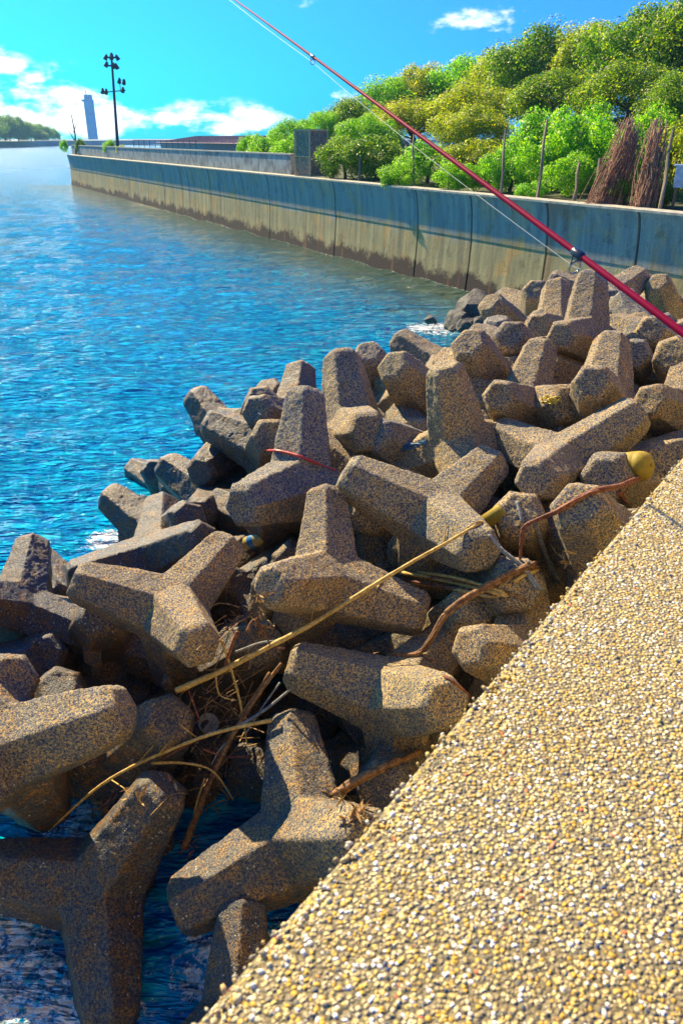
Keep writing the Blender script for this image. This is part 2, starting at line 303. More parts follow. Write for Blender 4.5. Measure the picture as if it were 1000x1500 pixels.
PODS = [
  ('A', [-1.36, 3.011, 0.188], [-0.1754, 0.53, 0.4468, 0.699], 0.943),
  ('B', [-0.2, 2.942, 0.625], [0.0822, 0.2332, 0.8015, 0.5445], 0.95),
  ('C2', [-0.501, 2.214, 0.229], [0.4705, -0.3111, -0.722, -0.4007], 0.732),
  ('D', [0.32, 3.606, 1.025], [-0.4276, -0.2208, 0.8734, 0.0741], 0.869),
  ('E', [-0.096, 4.243, 1.443], [-0.5205, -0.6631, 0.4872, 0.2279], 0.862),
  ('F', [0.622, 4.69, 1.673], [0.423, 0.2755, -0.8061, -0.3088], 0.903),
  ('G', [0.906, 5.599, 1.876], [0.3941, -0.7911, -0.3705, -0.2855], 0.848),
  ('I', [-0.317, 5.495, 1.552], [-0.5069, 0.2338, 0.6269, 0.5435], 1.015),
  ('J', [0.102, 6.423, 1.665], [0.7, -0.1258, -0.6375, -0.2962], 1.002),
  ('J2', [-0.491, 7.198, 1.419], [-0.5239, 0.3245, 0.6816, 0.3944], 0.99),
  ('J3', [0.328, 7.888, 1.478], [0.3562, 0.5405, -0.1419, 0.7489], 1.003),
  ('J4', [0.772, 6.928, 1.798], [0.1779, 0.2594, -0.1847, 0.9311], 0.958),
  ('J5', [0.656, 6.143, 1.555], [0.2994, -0.2854, -0.8518, -0.3216], 0.893),
  ('K', [-1.082, 7.468, 1.111], [0.3409, 0.4839, -0.0125, -0.8059], 1.032),
  ('L', [-0.807, 7.455, 1.277], [-0.5637, -0.7204, 0.2475, -0.3195], 1.007),
  ('M', [-2.163, 8.949, -0.006], [-0.5743, -0.7192, 0.3259, -0.2161], 0.999),
  ('N', [-1.52, 6.023, 0.795], [0.5735, 0.0872, -0.8142, -0.0244], 0.957),
  ('P', [-1.479, 5.437, 0.918], [0.3294, 0.5487, -0.7681, 0.0216], 0.914),
  ('Q', [-1.07, 4.108, 1.314], [-0.3169, -0.9068, 0.1454, -0.237], 0.817),
  ('R', [-2.278, 4.629, 0.973], [-0.115, -0.9325, -0.3185, -0.1255], 0.803),
  ('S', [-1.796, 3.188, 1.029], [-0.8272, -0.4817, -0.2893, 0.0004], 0.952),
  ('S2', [-1.839, 4.109, 0.335], [0.4738, 0.6172, -0.0696, 0.6243], 0.91),
  ('T', [-2.316, 3.807, 0.866], [-0.8322, -0.2137, -0.0146, 0.5115], 1.014),
  ('U', [-1.371, 3.788, 0.372], [-0.5583, -0.7154, -0.0322, -0.419], 1.02),
  ('W', [1.083, 3.78, 1.19], [0.4017, 0.3629, -0.4119, 0.733], 0.798),
  ('X', [1.68, 4.297, 1.639], [-0.2206, -0.267, 0.1624, -0.9239], 1.009),
  ('Y', [1.601, 5.219, 1.826], [-0.3804, -0.6893, 0.5819, -0.2038], 0.887),
  ('Z', [2.09, 5.991, 2.05], [-0.5479, -0.6117, 0.4278, 0.3778], 0.903),
  ('AA', [2.736, 5.924, 1.933], [-0.4104, -0.3993, 0.4999, -0.6498], 0.889),
  ('AB', [2.263, 7.243, 2.289], [-0.5071, 0.2865, 0.5897, 0.5594], 0.874),
  ('AB2', [2.309, 8.401, 2.012], [-0.5131, 0.3058, 0.6447, 0.4771], 0.947),
  ('AC', [1.504, 6.274, 1.914], [-0.3671, -0.5669, 0.482, -0.5582], 0.877),
  ('AD', [1.374, 6.991, 1.922], [0.1882, 0.3132, -0.1762, 0.914], 1.003),
  ('AE', [1.809, 7.673, 1.948], [-0.4321, -0.352, 0.2323, 0.7971], 0.997),
  ('AF', [2.253, 7.173, 1.85], [-0.1428, -0.1208, 0.1972, -0.9624], 0.958),
  ('AG', [1.622, 6.492, 1.803], [-0.4423, -0.8301, 0.2274, -0.2522], 0.998),
  ('AH', [3.296, 8.376, 1.947], [-0.5906, 0.2027, 0.7181, 0.3072], 0.941),
  ('AI', [3.246, 7.731, 2.07], [0.4979, 0.6536, -0.5537, 0.1351], 0.994),
  ('AJ', [3.155, 6.829, 2.039], [0.1098, 0.1325, -0.2041, 0.9637], 0.995),
  ('AK', [2.661, 10.512, 1.842], [0.1187, 0.3403, -0.2226, 0.9059], 0.996),
  ('AL', [3.222, 10.067, 1.841], [0.5198, 0.7642, -0.3143, 0.2168], 0.996),
  ('AM', [4.293, 10.331, 1.882], [0.2666, 0.2962, -0.1982, 0.8955], 0.962),
  ('U1', [-0.409, 4.853, 0.711], [-0.3743, -0.5724, 0.1439, -0.7152], 0.999),
  ('U2', [-0.815, 4.547, 0.548], [-0.7987, -0.3282, 0.096, 0.4951], 1.01),
  ('U3', [0.063, 3.735, 0.248], [0.2741, -0.4208, -0.0546, -0.863], 1.013),
  ('U4', [1.286, 4.935, 1.342], [-0.107, -0.3687, 0.1489, -0.9113], 1.001),
  ('U5', [0.675, 4.431, 0.772], [0.8112, 0.4157, -0.2284, -0.3421], 1.014),
  ('U6', [-0.54, 6.046, 0.884], [0.0431, -0.3808, 0.0933, -0.9189], 1.002),
  ('U7', [-2.187, 4.8, 0.373], [-0.7126, -0.3704, 0.1377, 0.5796], 1.0),
  ('U8', [-1.208, 6.87, 0.752], [0.4273, 0.8078, -0.3747, 0.1565], 1.002),
  ('U9', [1.029, 4.543, 1.221], [0.0845, -0.3772, 0.1767, -0.9052], 1.0),
  ('U10', [0.43, 3.728, 0.457], [0.0596, 0.336, -0.2612, 0.903], 1.004),
  ('U11', [0.331, 5.731, 1.385], [0.3781, 0.8132, -0.4264, 0.118], 1.005),
  ('U12', [2.136, 5.313, 1.673], [0.1216, 0.2206, -0.3102, 0.9167], 1.003),
  ('U13', [0.852, 6.767, 1.461], [-0.407, -0.4266, 0.1688, 0.7899], 1.004),
  ('U15', [1.342, 7.16, 1.347], [-0.5636, -0.7311, 0.3093, -0.2285], 0.998),
  ('U16', [0.517, 7.462, 1.511], [-0.4974, -0.7853, 0.2874, -0.2309], 0.898),
  ('U17', [2.604, 8.087, 1.89], [0.4479, 0.5058, -0.0233, -0.7369], 1.002),
  ('U18', [2.859, 7.442, 1.928], [0.5003, 0.7102, -0.4827, 0.1107], 0.996),
  ('U19', [1.094, 8.213, 1.692], [0.3671, 0.8158, -0.4347, 0.1043], 0.903),
  ('U20', [-0.635, 6.724, 1.363], [0.5021, 0.7803, -0.2969, 0.2253], 0.998),
  ('U21', [-1.169, 5.381, 0.658], [0.7598, 0.3755, -0.1392, -0.5122], 1.0),
  ('U22', [-1.761, 4.736, 0.701], [0.7424, 0.3686, -0.1336, -0.5432], 1.0),
  ('U14', [2.156, 6.144, 1.555], [-0.3728, -0.7824, 0.4965, -0.0473], 1.006),
]
LABELS = {
'A': 'wet brown tetrapod with three spread arms in the foam at the lower left corner',
'B': 'tetrapod with one tall pointed leg beside the ledge, nearest upright one at the bottom',
'C2': 'small tetrapod leg tip poking up next to the bottom end of the ledge',
'D': 'broad tetrapod with a bright square patch, just above the tall pointed one by the ledge',
'E': 'central tetrapod with an upright leg and two arms crossed by the long bamboo stalk',
'F': 'large tetrapod whose right arm touches the upper end of the bamboo stalk',
'G': 'tetrapod with a tall upright leg right of centre, the blue rope scrap beside it',
'I': 'tall middle tetrapod with the red cord draped across its upright leg',
'J': 'tetrapod with an upright leg standing behind the one with the red cord',
'J2': 'tetrapod with a short blunt tip showing left behind the red corded one',
'J3': 'half hidden tetrapod tip farthest out behind the middle group at the water',
'J4': 'squat tetrapod with an end facing the camera right of the middle group at the water',
'J5': 'small tetrapod wedged between the red corded one and the blue rope scrap',
'K': 'dark tetrapod lying by the water, second from the left of the middle group',
'L': 'tetrapod with its tip raised over the water left of the red corded one',
'M': 'small lone tetrapod tip standing farthest left in the open water',
'N': 'dark tetrapod with a blunt leg raised at the water edge on the left side',
'P': 'long low tetrapod lying behind the star shaped one on the left',
'Q': 'star shaped tetrapod at left with a sunlit leg pointing towards the camera',
'R': 'tetrapod cut by the left edge of the photo with one leg pointing up',
'S': 'big pale tetrapod leg reaching in from the left edge above the foam',
'S2': 'little tetrapod tip behind the big pale leg at the left edge',
'T': 'rounded tetrapod leg end peeking in at the left edge above the big pale leg',
'U': 'dark tetrapod in the gap under the golden stalk at lower left',
'W': 'tetrapod end by the ledge right below the curved brown branch',
'X': 'blue shaded tetrapod under the bent red branch beside the ledge',
'Y': 'long armed tetrapod below the yellow rope knot near the ledge',
'Z': 'tetrapod with a raised tip behind the yellow float',
'AA': 'tetrapod at the right edge of the photo just above the ledge corner',
'AB': 'tallest tetrapod on top of the far pile right below the rod guide',
'AB2': 'tetrapod leaning against the left side of the tallest far one',
'AC': 'tetrapod with a sloping sunlit arm below the tallest far one, to its left',
'AD': 'rounded blue shaded tetrapod at the water right of the middle group',
'AE': 'small tetrapod tip right behind the rounded blue shaded one at the water',
'AF': 'tetrapod end facing the camera directly below the tallest far one',
'AG': 'shaded tetrapod carrying the small knot of yellow rope',
'AH': 'tetrapod with an upright tip right of the tallest far one, beneath the rod',
'AI': 'tetrapod end under the thick part of the rod near the right edge',
'AJ': 'tetrapod end at the right edge just below the rod',
'AK': 'tetrapod tip standing against the sea wall left of the tallest far one',
'AL': 'tetrapod tip close to the sea wall behind the tallest far one',
'AM': 'tetrapod at the far right against the sea wall above the rod',
'U1': 'buried tetrapod below the left arm of the central bamboo crossed one',
'U2': 'buried tetrapod in the twig filled gap right of the star shaped one',
'U3': 'buried dark tetrapod behind the tall pointed one at the straight log',
'U4': 'buried tetrapod in the dark gap beside the yellow pipe end',
'U5': 'buried tetrapod under the orange brown reed bundle',
'U6': 'buried tetrapod by the drinks bottle left of centre',
'U7': 'wet buried tetrapod in the gap near the left edge',
'U8': 'low tetrapod at the waterline below the dark pair left of centre',
'U9': 'buried tetrapod under the twisted pale grey stick by the ledge',
'U10': 'buried tetrapod where the straight log meets the ledge',
'U11': 'buried tetrapod in the cleft below the red corded one, to its right',
'U12': 'buried tetrapod beneath the yellow float against the ledge',
'U13': 'buried tetrapod under the blue rope scrap',
'U14': 'buried tetrapod under the long armed one near the yellow float',
'U15': 'buried tetrapod in the shade right of the tall leg by the blue rope scrap',
'U16': 'buried tetrapod between the two blunt tips behind the blue rope scrap',
'U17': 'buried tetrapod in the shadow under the tallest far one',
'U18': 'buried tetrapod below the rod between the tallest far one and the right edge',
'U19': 'buried tetrapod at the waterline left of the rounded blue shaded one',
'U20': 'buried tetrapod left beneath the red corded one',
'U21': 'buried tetrapod behind the right arm of the star shaped one',
'U22': 'buried tetrapod under the left arm of the star shaped one',
}

# ---------------------------------------------------------------- water and sea bed
def wave(x, y):
    r = math.hypot(x, y)
    k = 1.0 if r < 45 else max(0.0, 1 - (r - 45) / 60)
    if k <= 0: return 0.0
    a = noise.noise(Vector((x * .40, y * .85 + x * .15, 1.3))) * .085 + noise.noise(Vector((x * 1.3, y * 3.0 + x * .5, 7.7))) * .045 + noise.noise(Vector((x * 3.8, y * 7.5, 3.1))) * .016
    return a * k
bm = bmesh.new(); rr = 1.2; rings = []
while rr < 4200:
    ring = []
    for k in range(241):
        a = R(-75) + R(125) * k / 240; x, y = rr * math.sin(a), rr * math.cos(a)
        ring.append(bm.verts.new((x, y, wave(x, y))))
    rings.append(ring); rr *= 1.0125 if rr < 60 else (1.02 if rr < 300 else 1.06)
for a, b in zip(rings, rings[1:]):
    for k in range(240): bm.faces.new((a[k], b[k], b[k + 1], a[k + 1]))
bmesh.ops.recalc_face_normals(bm, faces=bm.faces[:])
sea = obj('sea', bm, WATER, smooth=True); tag(sea, kind='structure')
if sea.data.polygons[0].normal.z < 0: sea.data.flip_normals()
bm = bmesh.new()
for k, (x, y) in enumerate([(-5000, -60), (5000, -60), (5000, 5000), (-5000, 5000)]): bm.verts.new((x, y, -1.6))
bm.faces.new(bm.verts[:]); tag(obj('sea_bed', bm, mat_plain('sea_bed_mud', (.05, .05, .04))), kind='structure')

# ---------------------------------------------------------------- far sea wall
WX = lambda Y: 15.76 - .52 * Y
NRM = (-.8872, -.4613)
joints = [78.9, 62.8, 59.0, 51.0, 43.3, 36.3, 30.7, 25.7, 23.2, 20.4, 17.8, 14.6, 12.9]
def chop(a, b, gap=.012):
    return [(WX(a) , a - gap), (WX(b), b + gap)]
root = empty('sea_wall', (WX(40), 40, 0)); tag(root, 'long grey concrete sea wall with a curved overhanging top and brown tide band', 'sea wall')
prof = [(.22, -1.6), (.10, 0), (.04, .7), (0, 1.40), (.015, 1.42), (.03, 1.8), (.06, 2.2), (.11, 2.45), (.16, 2.57), (-.75, 2.57), (-.75, -1.6)]
root_inv = Matrix.Translation(root.location).inverted()
for a, b in zip(joints, joints[1:]):
    bm = bmesh.new(); n = 4
    pts = []
    for i in range(n + 1):
        Y = a - .035 + (b + .035 - a + .035) * i / n; pts.append((WX(Y), Y))
    sweep(bm, prof, pts, NRM)
    bm.transform(root_inv); obj('wall_panel', bm, WALL, root)
bm = bmesh.new(); sweep(bm, [(-.30, -1.6), (-.30, 2.53), (-.70, 2.53), (-.70, -1.6)], [(WX(78.7), 78.7), (WX(13.2), 13.2)], NRM)
bm.transform(root_inv); obj('wall_core', bm, mat_plain('dark_joint_filler', (.03, .03, .03)), root)
CAP = mat_plain('pale_coping_concrete', (.42, .40, .32), .3, 6)
bm = bmesh.new(); sweep(bm, [(.175, 2.572), (.175, 2.62), (-.35, 2.62), (-.35, 2.572)], [(WX(78.8), 78.8), (WX(13.1), 13.1)], NRM)
bm.transform(root_inv); obj('coping', bm, CAP, root)

pr = empty('parapet', (WX(50), 50, 2.7)); tag(pr, 'low grey parapet of upright concrete panels set back on top of the sea wall', 'parapet')
pinv = Matrix.Translation(pr.location).inverted(); PAR = mat_plain('streaked_parapet_concrete', (.24, .27, .27), .45, 2.2)
Ys = [78.9 - i * 3.14 for i in range(15)]
for a in Ys[:-1]:
    bm = bmesh.new(); b = a - 3.11; sweep(bm, [(-.36, 2.625), (-.36, 3.36), (-.56, 3.36), (-.56, 2.625)], [(WX(a), a), (WX(b), b)], NRM); bm.transform(pinv); obj('panel', bm, PAR, pr)
bm = bmesh.new(); sweep(bm, [(-.33, 3.363), (-.33, 3.42), (-.59, 3.42), (-.59, 3.363)], [(WX(78.9), 78.9), (WX(34.9), 34.9)], NRM); bm.transform(pinv); obj('coping', bm, CAP, pr)

# rusty box at the end of the parapet
bxp = Vector((WX(34.0) + .72, 34.0, 2.62)); rb = empty('utility_cabinet', bxp, R(42)); tag(rb, 'tall rusty framed cabinet with speckled panels standing on the sea wall at the parapet end', 'cabinet')
W2, D2, H2 = .46, .46, 1.66
bm = bmesh.new(); box(bm, (0, 0, H2 / 2), (2 * W2 - .06, 2 * D2 - .06, H2 - .06)); obj('panel', bm, RUST, rb)
FR = mat_plain('orange_rusted_frame', (.72, .46, .24), .4, 20)
for sx in (-1, 1):
    for sy in (-1, 1):
        bm = bmesh.new(); box(bm, (sx * W2, sy * D2, H2 / 2), (.05, .05, H2)); obj('post', bm, FR, rb)
for z in (.02, .72, H2):
    for s in (-1, 1):
        bm = bmesh.new(); box(bm, (0, s * D2, z), (2 * W2 - .054, .04, .045)); obj('rail', bm, FR, rb)
        bm = bmesh.new(); box(bm, (s * W2, 0, z), (.04, 2 * D2 - .054, .045)); obj('rail', bm, FR, rb)

# ---------------------------------------------------------------- land behind the wall
def ground_z(x, y):
    wdist = (x - WX(y)) * .8872
    if wdist < .6: return 2.5
    t = min(1, (wdist - .6) / 34)
    far = min(1, max(0, (62 - y) / 25))
    return 2.55 + (6.0 * t * t * (3 - 2 * t)) * far + .12 * noise.noise(Vector((x * .4, y * .4, 0)))
bm = bmesh.new(); rows = []
for i in range(56):
    Y = 8 + i * 1.9 if i < 50 else 101 + (i - 49) * 22
    row = []
    for j in range(40):
        d = .72 + (j / 39) ** 1.6 * 110
        x = WX(min(Y, 79)) + d / .8872; row.append(bm.verts.new((x, Y, ground_z(x, Y) if Y < 79 else (2.4 if Y < 82 else 2.0))))
    rows.append(row)
for a, b in zip(rows, rows[1:]):
    for k in range(39): bm.faces.new((a[k], a[k + 1], b[k + 1], b[k]))
bmesh.ops.recalc_face_normals(bm, faces=bm.faces[:])
land = obj('hillside', bm, mat_plain('grassy_soil', (.045, .06, .015), .5, 1.5, .95), smooth=True); tag(land, kind='structure')

# ---------------------------------------------------------------- leaves and trees
def crown_mesh(name, leaves, size, lumps, seed, flat=.8, low=-.5, lumpr=.30):
    rnd = random.Random(seed); cs = []
    for i in range(lumps):
        zc = rnd.uniform(low, 1); a = rnd.uniform(0, 2 * math.pi); s = math.sqrt(max(0, 1 - min(1, abs(zc)) ** 2)); rad = rnd.uniform(.55, .86)
        cs.append((Vector((s * math.cos(a) * rad, s * math.sin(a) * rad, zc * rad * flat)), rnd.uniform(.6, 1.25) * lumpr))
    V = []; Fc = []
    for i in range(leaves):
        c, r = rnd.choice(cs)
        d = Vector((rnd.gauss(0, 1), rnd.gauss(0, 1), rnd.gauss(.35, 1))).normalized()
        p = c + d * r * (rnd.random() ** .35)
        nrm = (d + Vector((rnd.gauss(0, .55), rnd.gauss(0, .55), rnd.gauss(.3, .5)))).normalized()
        t = nrm.orthogonal().normalized(); t.rotate(Quaternion(nrm, rnd.uniform(0, 6.28))); b = nrm.cross(t); s = size * rnd.uniform(.6, 1.3)
        k = len(V); V += [p - t * s, p + b * s * .5 + nrm * s * .12, p + t * s, p - b * s * .5 + nrm * s * .12]; Fc.append((k, k + 1, k + 2, k + 3))
    me = bpy.data.meshes.new(name); me.from_pydata([tuple(v) for v in V], [], Fc); me.update(); return me
def trunk_mesh(name, seed, h=1.0, r=.07, limbs=6):
    rnd = random.Random(seed); bm = bmesh.new(); random.seed(seed)
    pts = [Vector((rnd.uniform(-.05, .05) * i, rnd.uniform(-.05, .05) * i, h * i / 4)) for i in range(5)]
    tube(bm, smooth_path(pts, 3), [r * (1.25 - .8 * i / 12) for i in range(13)], 8, .08)
    for k in range(limbs):
        a = 6.28 * k / limbs + rnd.uniform(-.3, .3); z0 = rnd.uniform(.4, .85) * h; p0 = Vector((0, 0, z0)); e = Vector((math.cos(a) * rnd.uniform(.4, .75), math.sin(a) * rnd.uniform(.4, .75), z0 + rnd.uniform(.2, .55)))
        tube(bm, smooth_path([p0, p0.lerp(e, .5) + Vector((0, 0, -.04)), e], 3), [r * (.5 - .06 * i) for i in range(7)], 6, .1)
    me = bpy.data.meshes.new(name); bm.normal_update(); bm.to_mesh(me); bm.free(); me.materials.append(BARK); return me
CROWN = {}
for kind, mat in (('dark', LEAF_DARK), ('gold', LEAF_GOLD), ('light', LEAF_LIGHT)):
    CROWN[kind] = []
    for s in range(2):
        big = crown_mesh(kind + '_crown', 21000, .028, 66, s * 7 + hash(kind) % 1 + len(kind) * 11)
        big.materials.append(mat); sm = crown_mesh(kind + '_bush', 9500, .043, 34, s * 5 + len(kind) * 3, .85, -.85, .34); sm.materials.append(mat)
        CROWN[kind].append((big, sm))
TRUNK = [trunk_mesh('trunk', s) for s in (3, 4)]
def plant(x, ytop, t, wpx, kind, label, bush=False, i=0, group=None, lift=0.0):
    wpx *= 1.12
    P = at(x, ytop, t); X, Y = P.x, P.y; g = ground_z(X, Y) - .05
    h = P.z - g; rad = wpx / F * t * 1.05
    o = empty('bush' if bush else 'tree', (X, Y, g), random.uniform(0, 6.28)); tag(o, label, 'bush' if bush else 'tree', group)
    me = CROWN[kind][i % 2][1 if bush else 0]
    cr = bpy.data.objects.new('foliage' if bush else 'crown', me); col.objects.link(cr); cr.parent = o
    if bush:
        cr.scale = (rad, rad, h / 1.75); cr.location = (0, 0, h - h / 1.75 * .95)
    else:
        hz = min(h * .48, rad * .95); cr.scale = (rad, rad, hz * 1.08); cr.location = (0, 0, h - hz)
    tr = bpy.data.objects.new('stem' if bush else 'trunk', TRUNK[i % 2]); col.objects.link(tr); tr.parent = o
    k = (h * .5 if bush else h - (hz if not bush else 0)); tr.scale = (rad * .8, rad * .8, max(.3, k))
    return o
TREES = [
 (1040, -30, 30, 85, 'dark', 'tall dark tree cut off by the right photo edge at the hilltop'),
 (945, 0, 33, 82, 'dark', 'tall dark green broadleaf tree highest on the hill near the right edge'),
 (870, 22, 37, 66, 'gold', 'golden green tree on the skyline left of the highest tree'),
 (800, 28, 39, 72, 'dark', 'rounded dark tree on the skyline left of the highest tree pair'),
 (740, 62, 42, 55, 'gold', 'golden topped tree stepping down left of the rounded dark skyline tree'),
 (680, 72, 46, 56, 'light', 'bright green skyline tree just right of the rod'),
 (620, 84, 48, 52, 'gold', 'yellowish green skyline tree behind the fishing rod'),
 (565, 105, 47, 46, 'light', 'bright green skyline tree immediately left of the rod'),
 (515, 136, 45, 42, 'dark', 'dark green tree near the low left end of the wood'),
 (468, 158, 44, 34, 'light', 'bright tree rising right behind the rusty cabinet'),
 (425, 172, 42, 32, 'light', 'bright green tree just left of the rusty cabinet'),
 (700, 118, 36, 72, 'gold', 'olive gold tree on the middle slope right of the rod'),
 (820, 95, 32, 72, 'dark', 'dark shaded tree in the middle slope beneath the rounded skyline tree'),
 (930, 80, 28, 74, 'dark', 'dark tree with open branches on the slope under the highest tree'),
 (1010, 95, 25, 60, 'dark', 'dark tree on the slope touching the right edge of the photo'),
 (605, 140, 38, 58, 'gold', 'olive gold tree on the slope where the rod crosses'),
 (540, 165, 36, 44, 'light', 'light green tree on the slope left of where the rod crosses'),
 (690, 150, 31, 55, 'gold', 'low golden tree spreading above the sea wall bushes'),
]
for i, (x, y, t, wp, k, lb) in enumerate(TREES): plant(x, y, t, wp, k, lb, False, i, 'trees of the wood on the hill behind the sea wall')
BUSHES = [
 (362, 196, 40, 16, 'light', 'small bright bush at the far left end of the greenery beside the reddish roof'),
 (392, 188, 37, 30, 'light', 'bright rounded bush over the parapet left of the rusty cabinet'),
 (425, 196, 34, 26, 'light', 'yellow green bush pressed against the left side of the rusty cabinet'),
 (505, 196, 29, 34, 'dark', 'dark bush hugging the right side of the rusty cabinet'),
 (552, 190, 28, 42, 'dark', 'dark creeper covered bush behind the first thin stake'),
 (585, 232, 25, 26, 'light', 'low bright bush on the wall between the first and second stakes'),
 (628, 205, 26, 44, 'light', 'light green bush behind the second stake'),
 (672, 228, 23, 32, 'light', 'light green bush on the wall top just below the rod'),
 (700, 196, 25, 44, 'gold', 'olive yellow bush right under the rod'),
 (752, 205, 22, 40, 'light', 'leafy bush between the third and fourth stakes'),
 (800, 158, 23, 54, 'light', 'large light green bush in the middle right of the wall top'),
 (858, 138, 21.5, 56, 'light', 'tallest pale green bush left of the dead creeper stems'),
 (838, 222, 20, 34, 'light', 'low leafy bush in front of the tallest pale bush'),
 (905, 165, 20.5, 44, 'light', 'green bush behind the leaning brown creeper sheaf'),
 (955, 150, 19.5, 44, 'light', 'yellow green bush behind the upright brown creeper sheaf'),
 (1012, 160, 18.5, 42, 'gold', 'bush at the right edge above the pale box'),
 (905, 250, 18.2, 26, 'dark', 'dark grassy tuft between the two dead creeper sheaves'),
 (780, 262, 20.5, 22, 'light', 'tiny bush at the foot of the fourth stake'),
 (975, 262, 17.4, 20, 'dark', 'dark tuft growing under the pale box at the right edge'),
]
for i, (x, y, t, wp, k, lb) in enumerate(BUSHES): plant(x, y, t, wp, k, lb, True, i, 'bushes along the top of the sea wall')

# stakes on the wall
STAKE = mat_wood('grey_stake_wood', (.16, .11, .07), (.42, .32, .2))
SB = ((525, 262, 207, 528), (604, 270, 197, 606), (655, 274, 245, 657), (733, 282, 190, 740), (786, 290, 175, 801), (840, 293, 238, 848), (872, 296, 232, 878), (966, 304, 190, 985))
SL = ('first thin stake standing right of the rusty cabinet', 'second thin stake from the rusty cabinet', 'short stake standing just left below the rod', 'tall straight stake right of the rod on the wall top', 'tall stake leaning right, in front of the large light bush', 'short stub stake left of the leaning brown creeper', 'short thin stake close beside the leaning brown creeper', 'tall leaning stake nearest the pale box at the right edge')
for (x0, y0, y1, x1), lb in zip(SB, SL):
    u = (x0 - 500) / F; t = 15.76 / (u + .564) * 1.035; a = at(x0, y0, t); b = at(x1, y1, t * 1.01); a.z = 2.6
    bm = bmesh.new(); tube(bm, [a, a.lerp(b, .35) + Vector((.02, 0, 0)), a.lerp(b, .7) - Vector((.015, 0, 0)), b], [.045, .04, .035, .03], 7, .15)
    tag(obj('stake', bm, STAKE), lb, 'stake', 'stakes along the top of the sea wall')
# dead creeper sheaves
DEAD = mat_wood('dead_creeper', (.22, .09, .05), (.60, .33, .18))
def sheaf(x0, y0, x1, y1, w0, w1, n, seed, lb, xk=1.04):
    rnd = random.Random(seed); bm = bmesh.new(); t = 15.76 / ((x0 - 500) / F + .564) * xk
    for i in range(n):
        k = rnd.gauss(0, .42); a = at(x0 + k * w0, y0, t * rnd.uniform(.99, 1.02)); b = at(x1 + (k + rnd.gauss(0, .2)) * w1, y1 + rnd.uniform(-6, 45) * (1 if rnd.random() < .6 else 2), t * rnd.uniform(.99, 1.03)); a.z = 2.57
        m1 = a.lerp(b, .35) + Vector((rnd.uniform(-.06, .06), rnd.uniform(-.1, .1), 0)); m2 = a.lerp(b, .7) + Vector((rnd.uniform(-.06, .06), rnd.uniform(-.1, .1), 0))
        r = rnd.uniform(.005, .013); tube(bm, smooth_path([a, m1, m2, b], 2), r, 4, 0, False)
    return tag(obj('dead_creeper', bm, DEAD), lb, 'dead creeper', 'dead creeper sheaves on the sea wall')
sheaf(885, 300, 925, 178, 34, 12, 230, 1, 'broad brown sheaf of dead creeper stems leaning right on the sea wall')
sheaf(940, 306, 962, 178, 18, 16, 170, 2, 'narrow upright brown sheaf of dead creeper stems near the right edge')
# pale box
bp = at(1006, 280, 16.9); pb = empty('meter_box', (bp.x, bp.y, 2.62), R(-20)); tag(pb, 'pale blue grey box on short brown legs at the right edge of the wall top', 'box')
bm = bmesh.new(); box(bm, (0, 0, .62), (.62, .4, .42)); bmesh.ops.bevel(bm, geom=bm.edges[:], offset=.02, segments=2); obj('housing', bm, mat_plain('pale_box_paint', (.36, .48, .58), .25), pb)
bm = bmesh.new(); box(bm, (0, 0, .85), (.7, .48, .035)); obj('lid', bm, mat_plain('box_lid', (.5, .58, .64), .2), pb)
for s in (-1, 1):
    bm = bmesh.new(); box(bm, (s * .25, 0, .2), (.06, .3, .42)); obj('leg', bm, mat_plain('box_leg_wood', (.16, .1, .06)), pb)

# ---------------------------------------------------------------- distance
FAR = mat_plain('far_shore_concrete', (.16, .20, .22), .3, .05)
bm = bmesh.new()
pts = [at(-520, 212, 300), at(-200, 212, 330), at(20, 213, 360), at(95, 214, 420), at(400, 214, 700), at(1500, 214, 900)]
bmv = [(p.x, p.y) for p in pts]
sweep(bm, [(0, -1), (0, 2.6), (60, 3.2), (60, -1)], bmv, (0, 1))
tag(obj('far_shore', bm, FAR), kind='structure')
WOOD_FAR = CROWN['dark'][0][0]
for i, (x, y, t, wpx) in enumerate(((-70, 160, 320, 26), (-32, 166, 330, 24), (2, 166, 350, 20), (22, 170, 355, 15), (42, 178, 365, 14), (60, 181, 372, 12), (74, 187, 380, 9), (-110, 158, 315, 28), (12, 184, 350, 16), (50, 190, 366, 14))):
    P = at(x, y, t); o = empty('tree', (P.x, P.y, 2.8), i); rad = wpx / F * t; h = P.z - 2.8
    lbs = ('blue hazy tree of the far headland outside the left edge', 'tall hazy tree on the far headland at the left edge', 'highest visible hazy tree on the far headland', 'second hazy crown from the left on the far headland', 'third hazy crown from the left on the far headland', 'lower hazy crown towards the right end of the far headland', 'smallest hazy crown at the right tip of the far headland', 'outermost hazy tree beyond the left edge', 'low hazy crown in front at the left of the far headland', 'low hazy crown in front at the right of the far headland')
    tag(o, lbs[i], 'tree', 'hazy trees on the far headland')
    c = bpy.data.objects.new('crown', CROWN['dark'][i % 2][0]); col.objects.link(c); c.parent = o; c.scale = (rad * 1.5, rad * 1.5, h * .72); c.location = (0, 0, h * .38)
    c = bpy.data.objects.new('trunk', TRUNK[0]); col.objects.link(c); c.parent = o; c.scale = (rad * .6, rad * .6, h * .5)
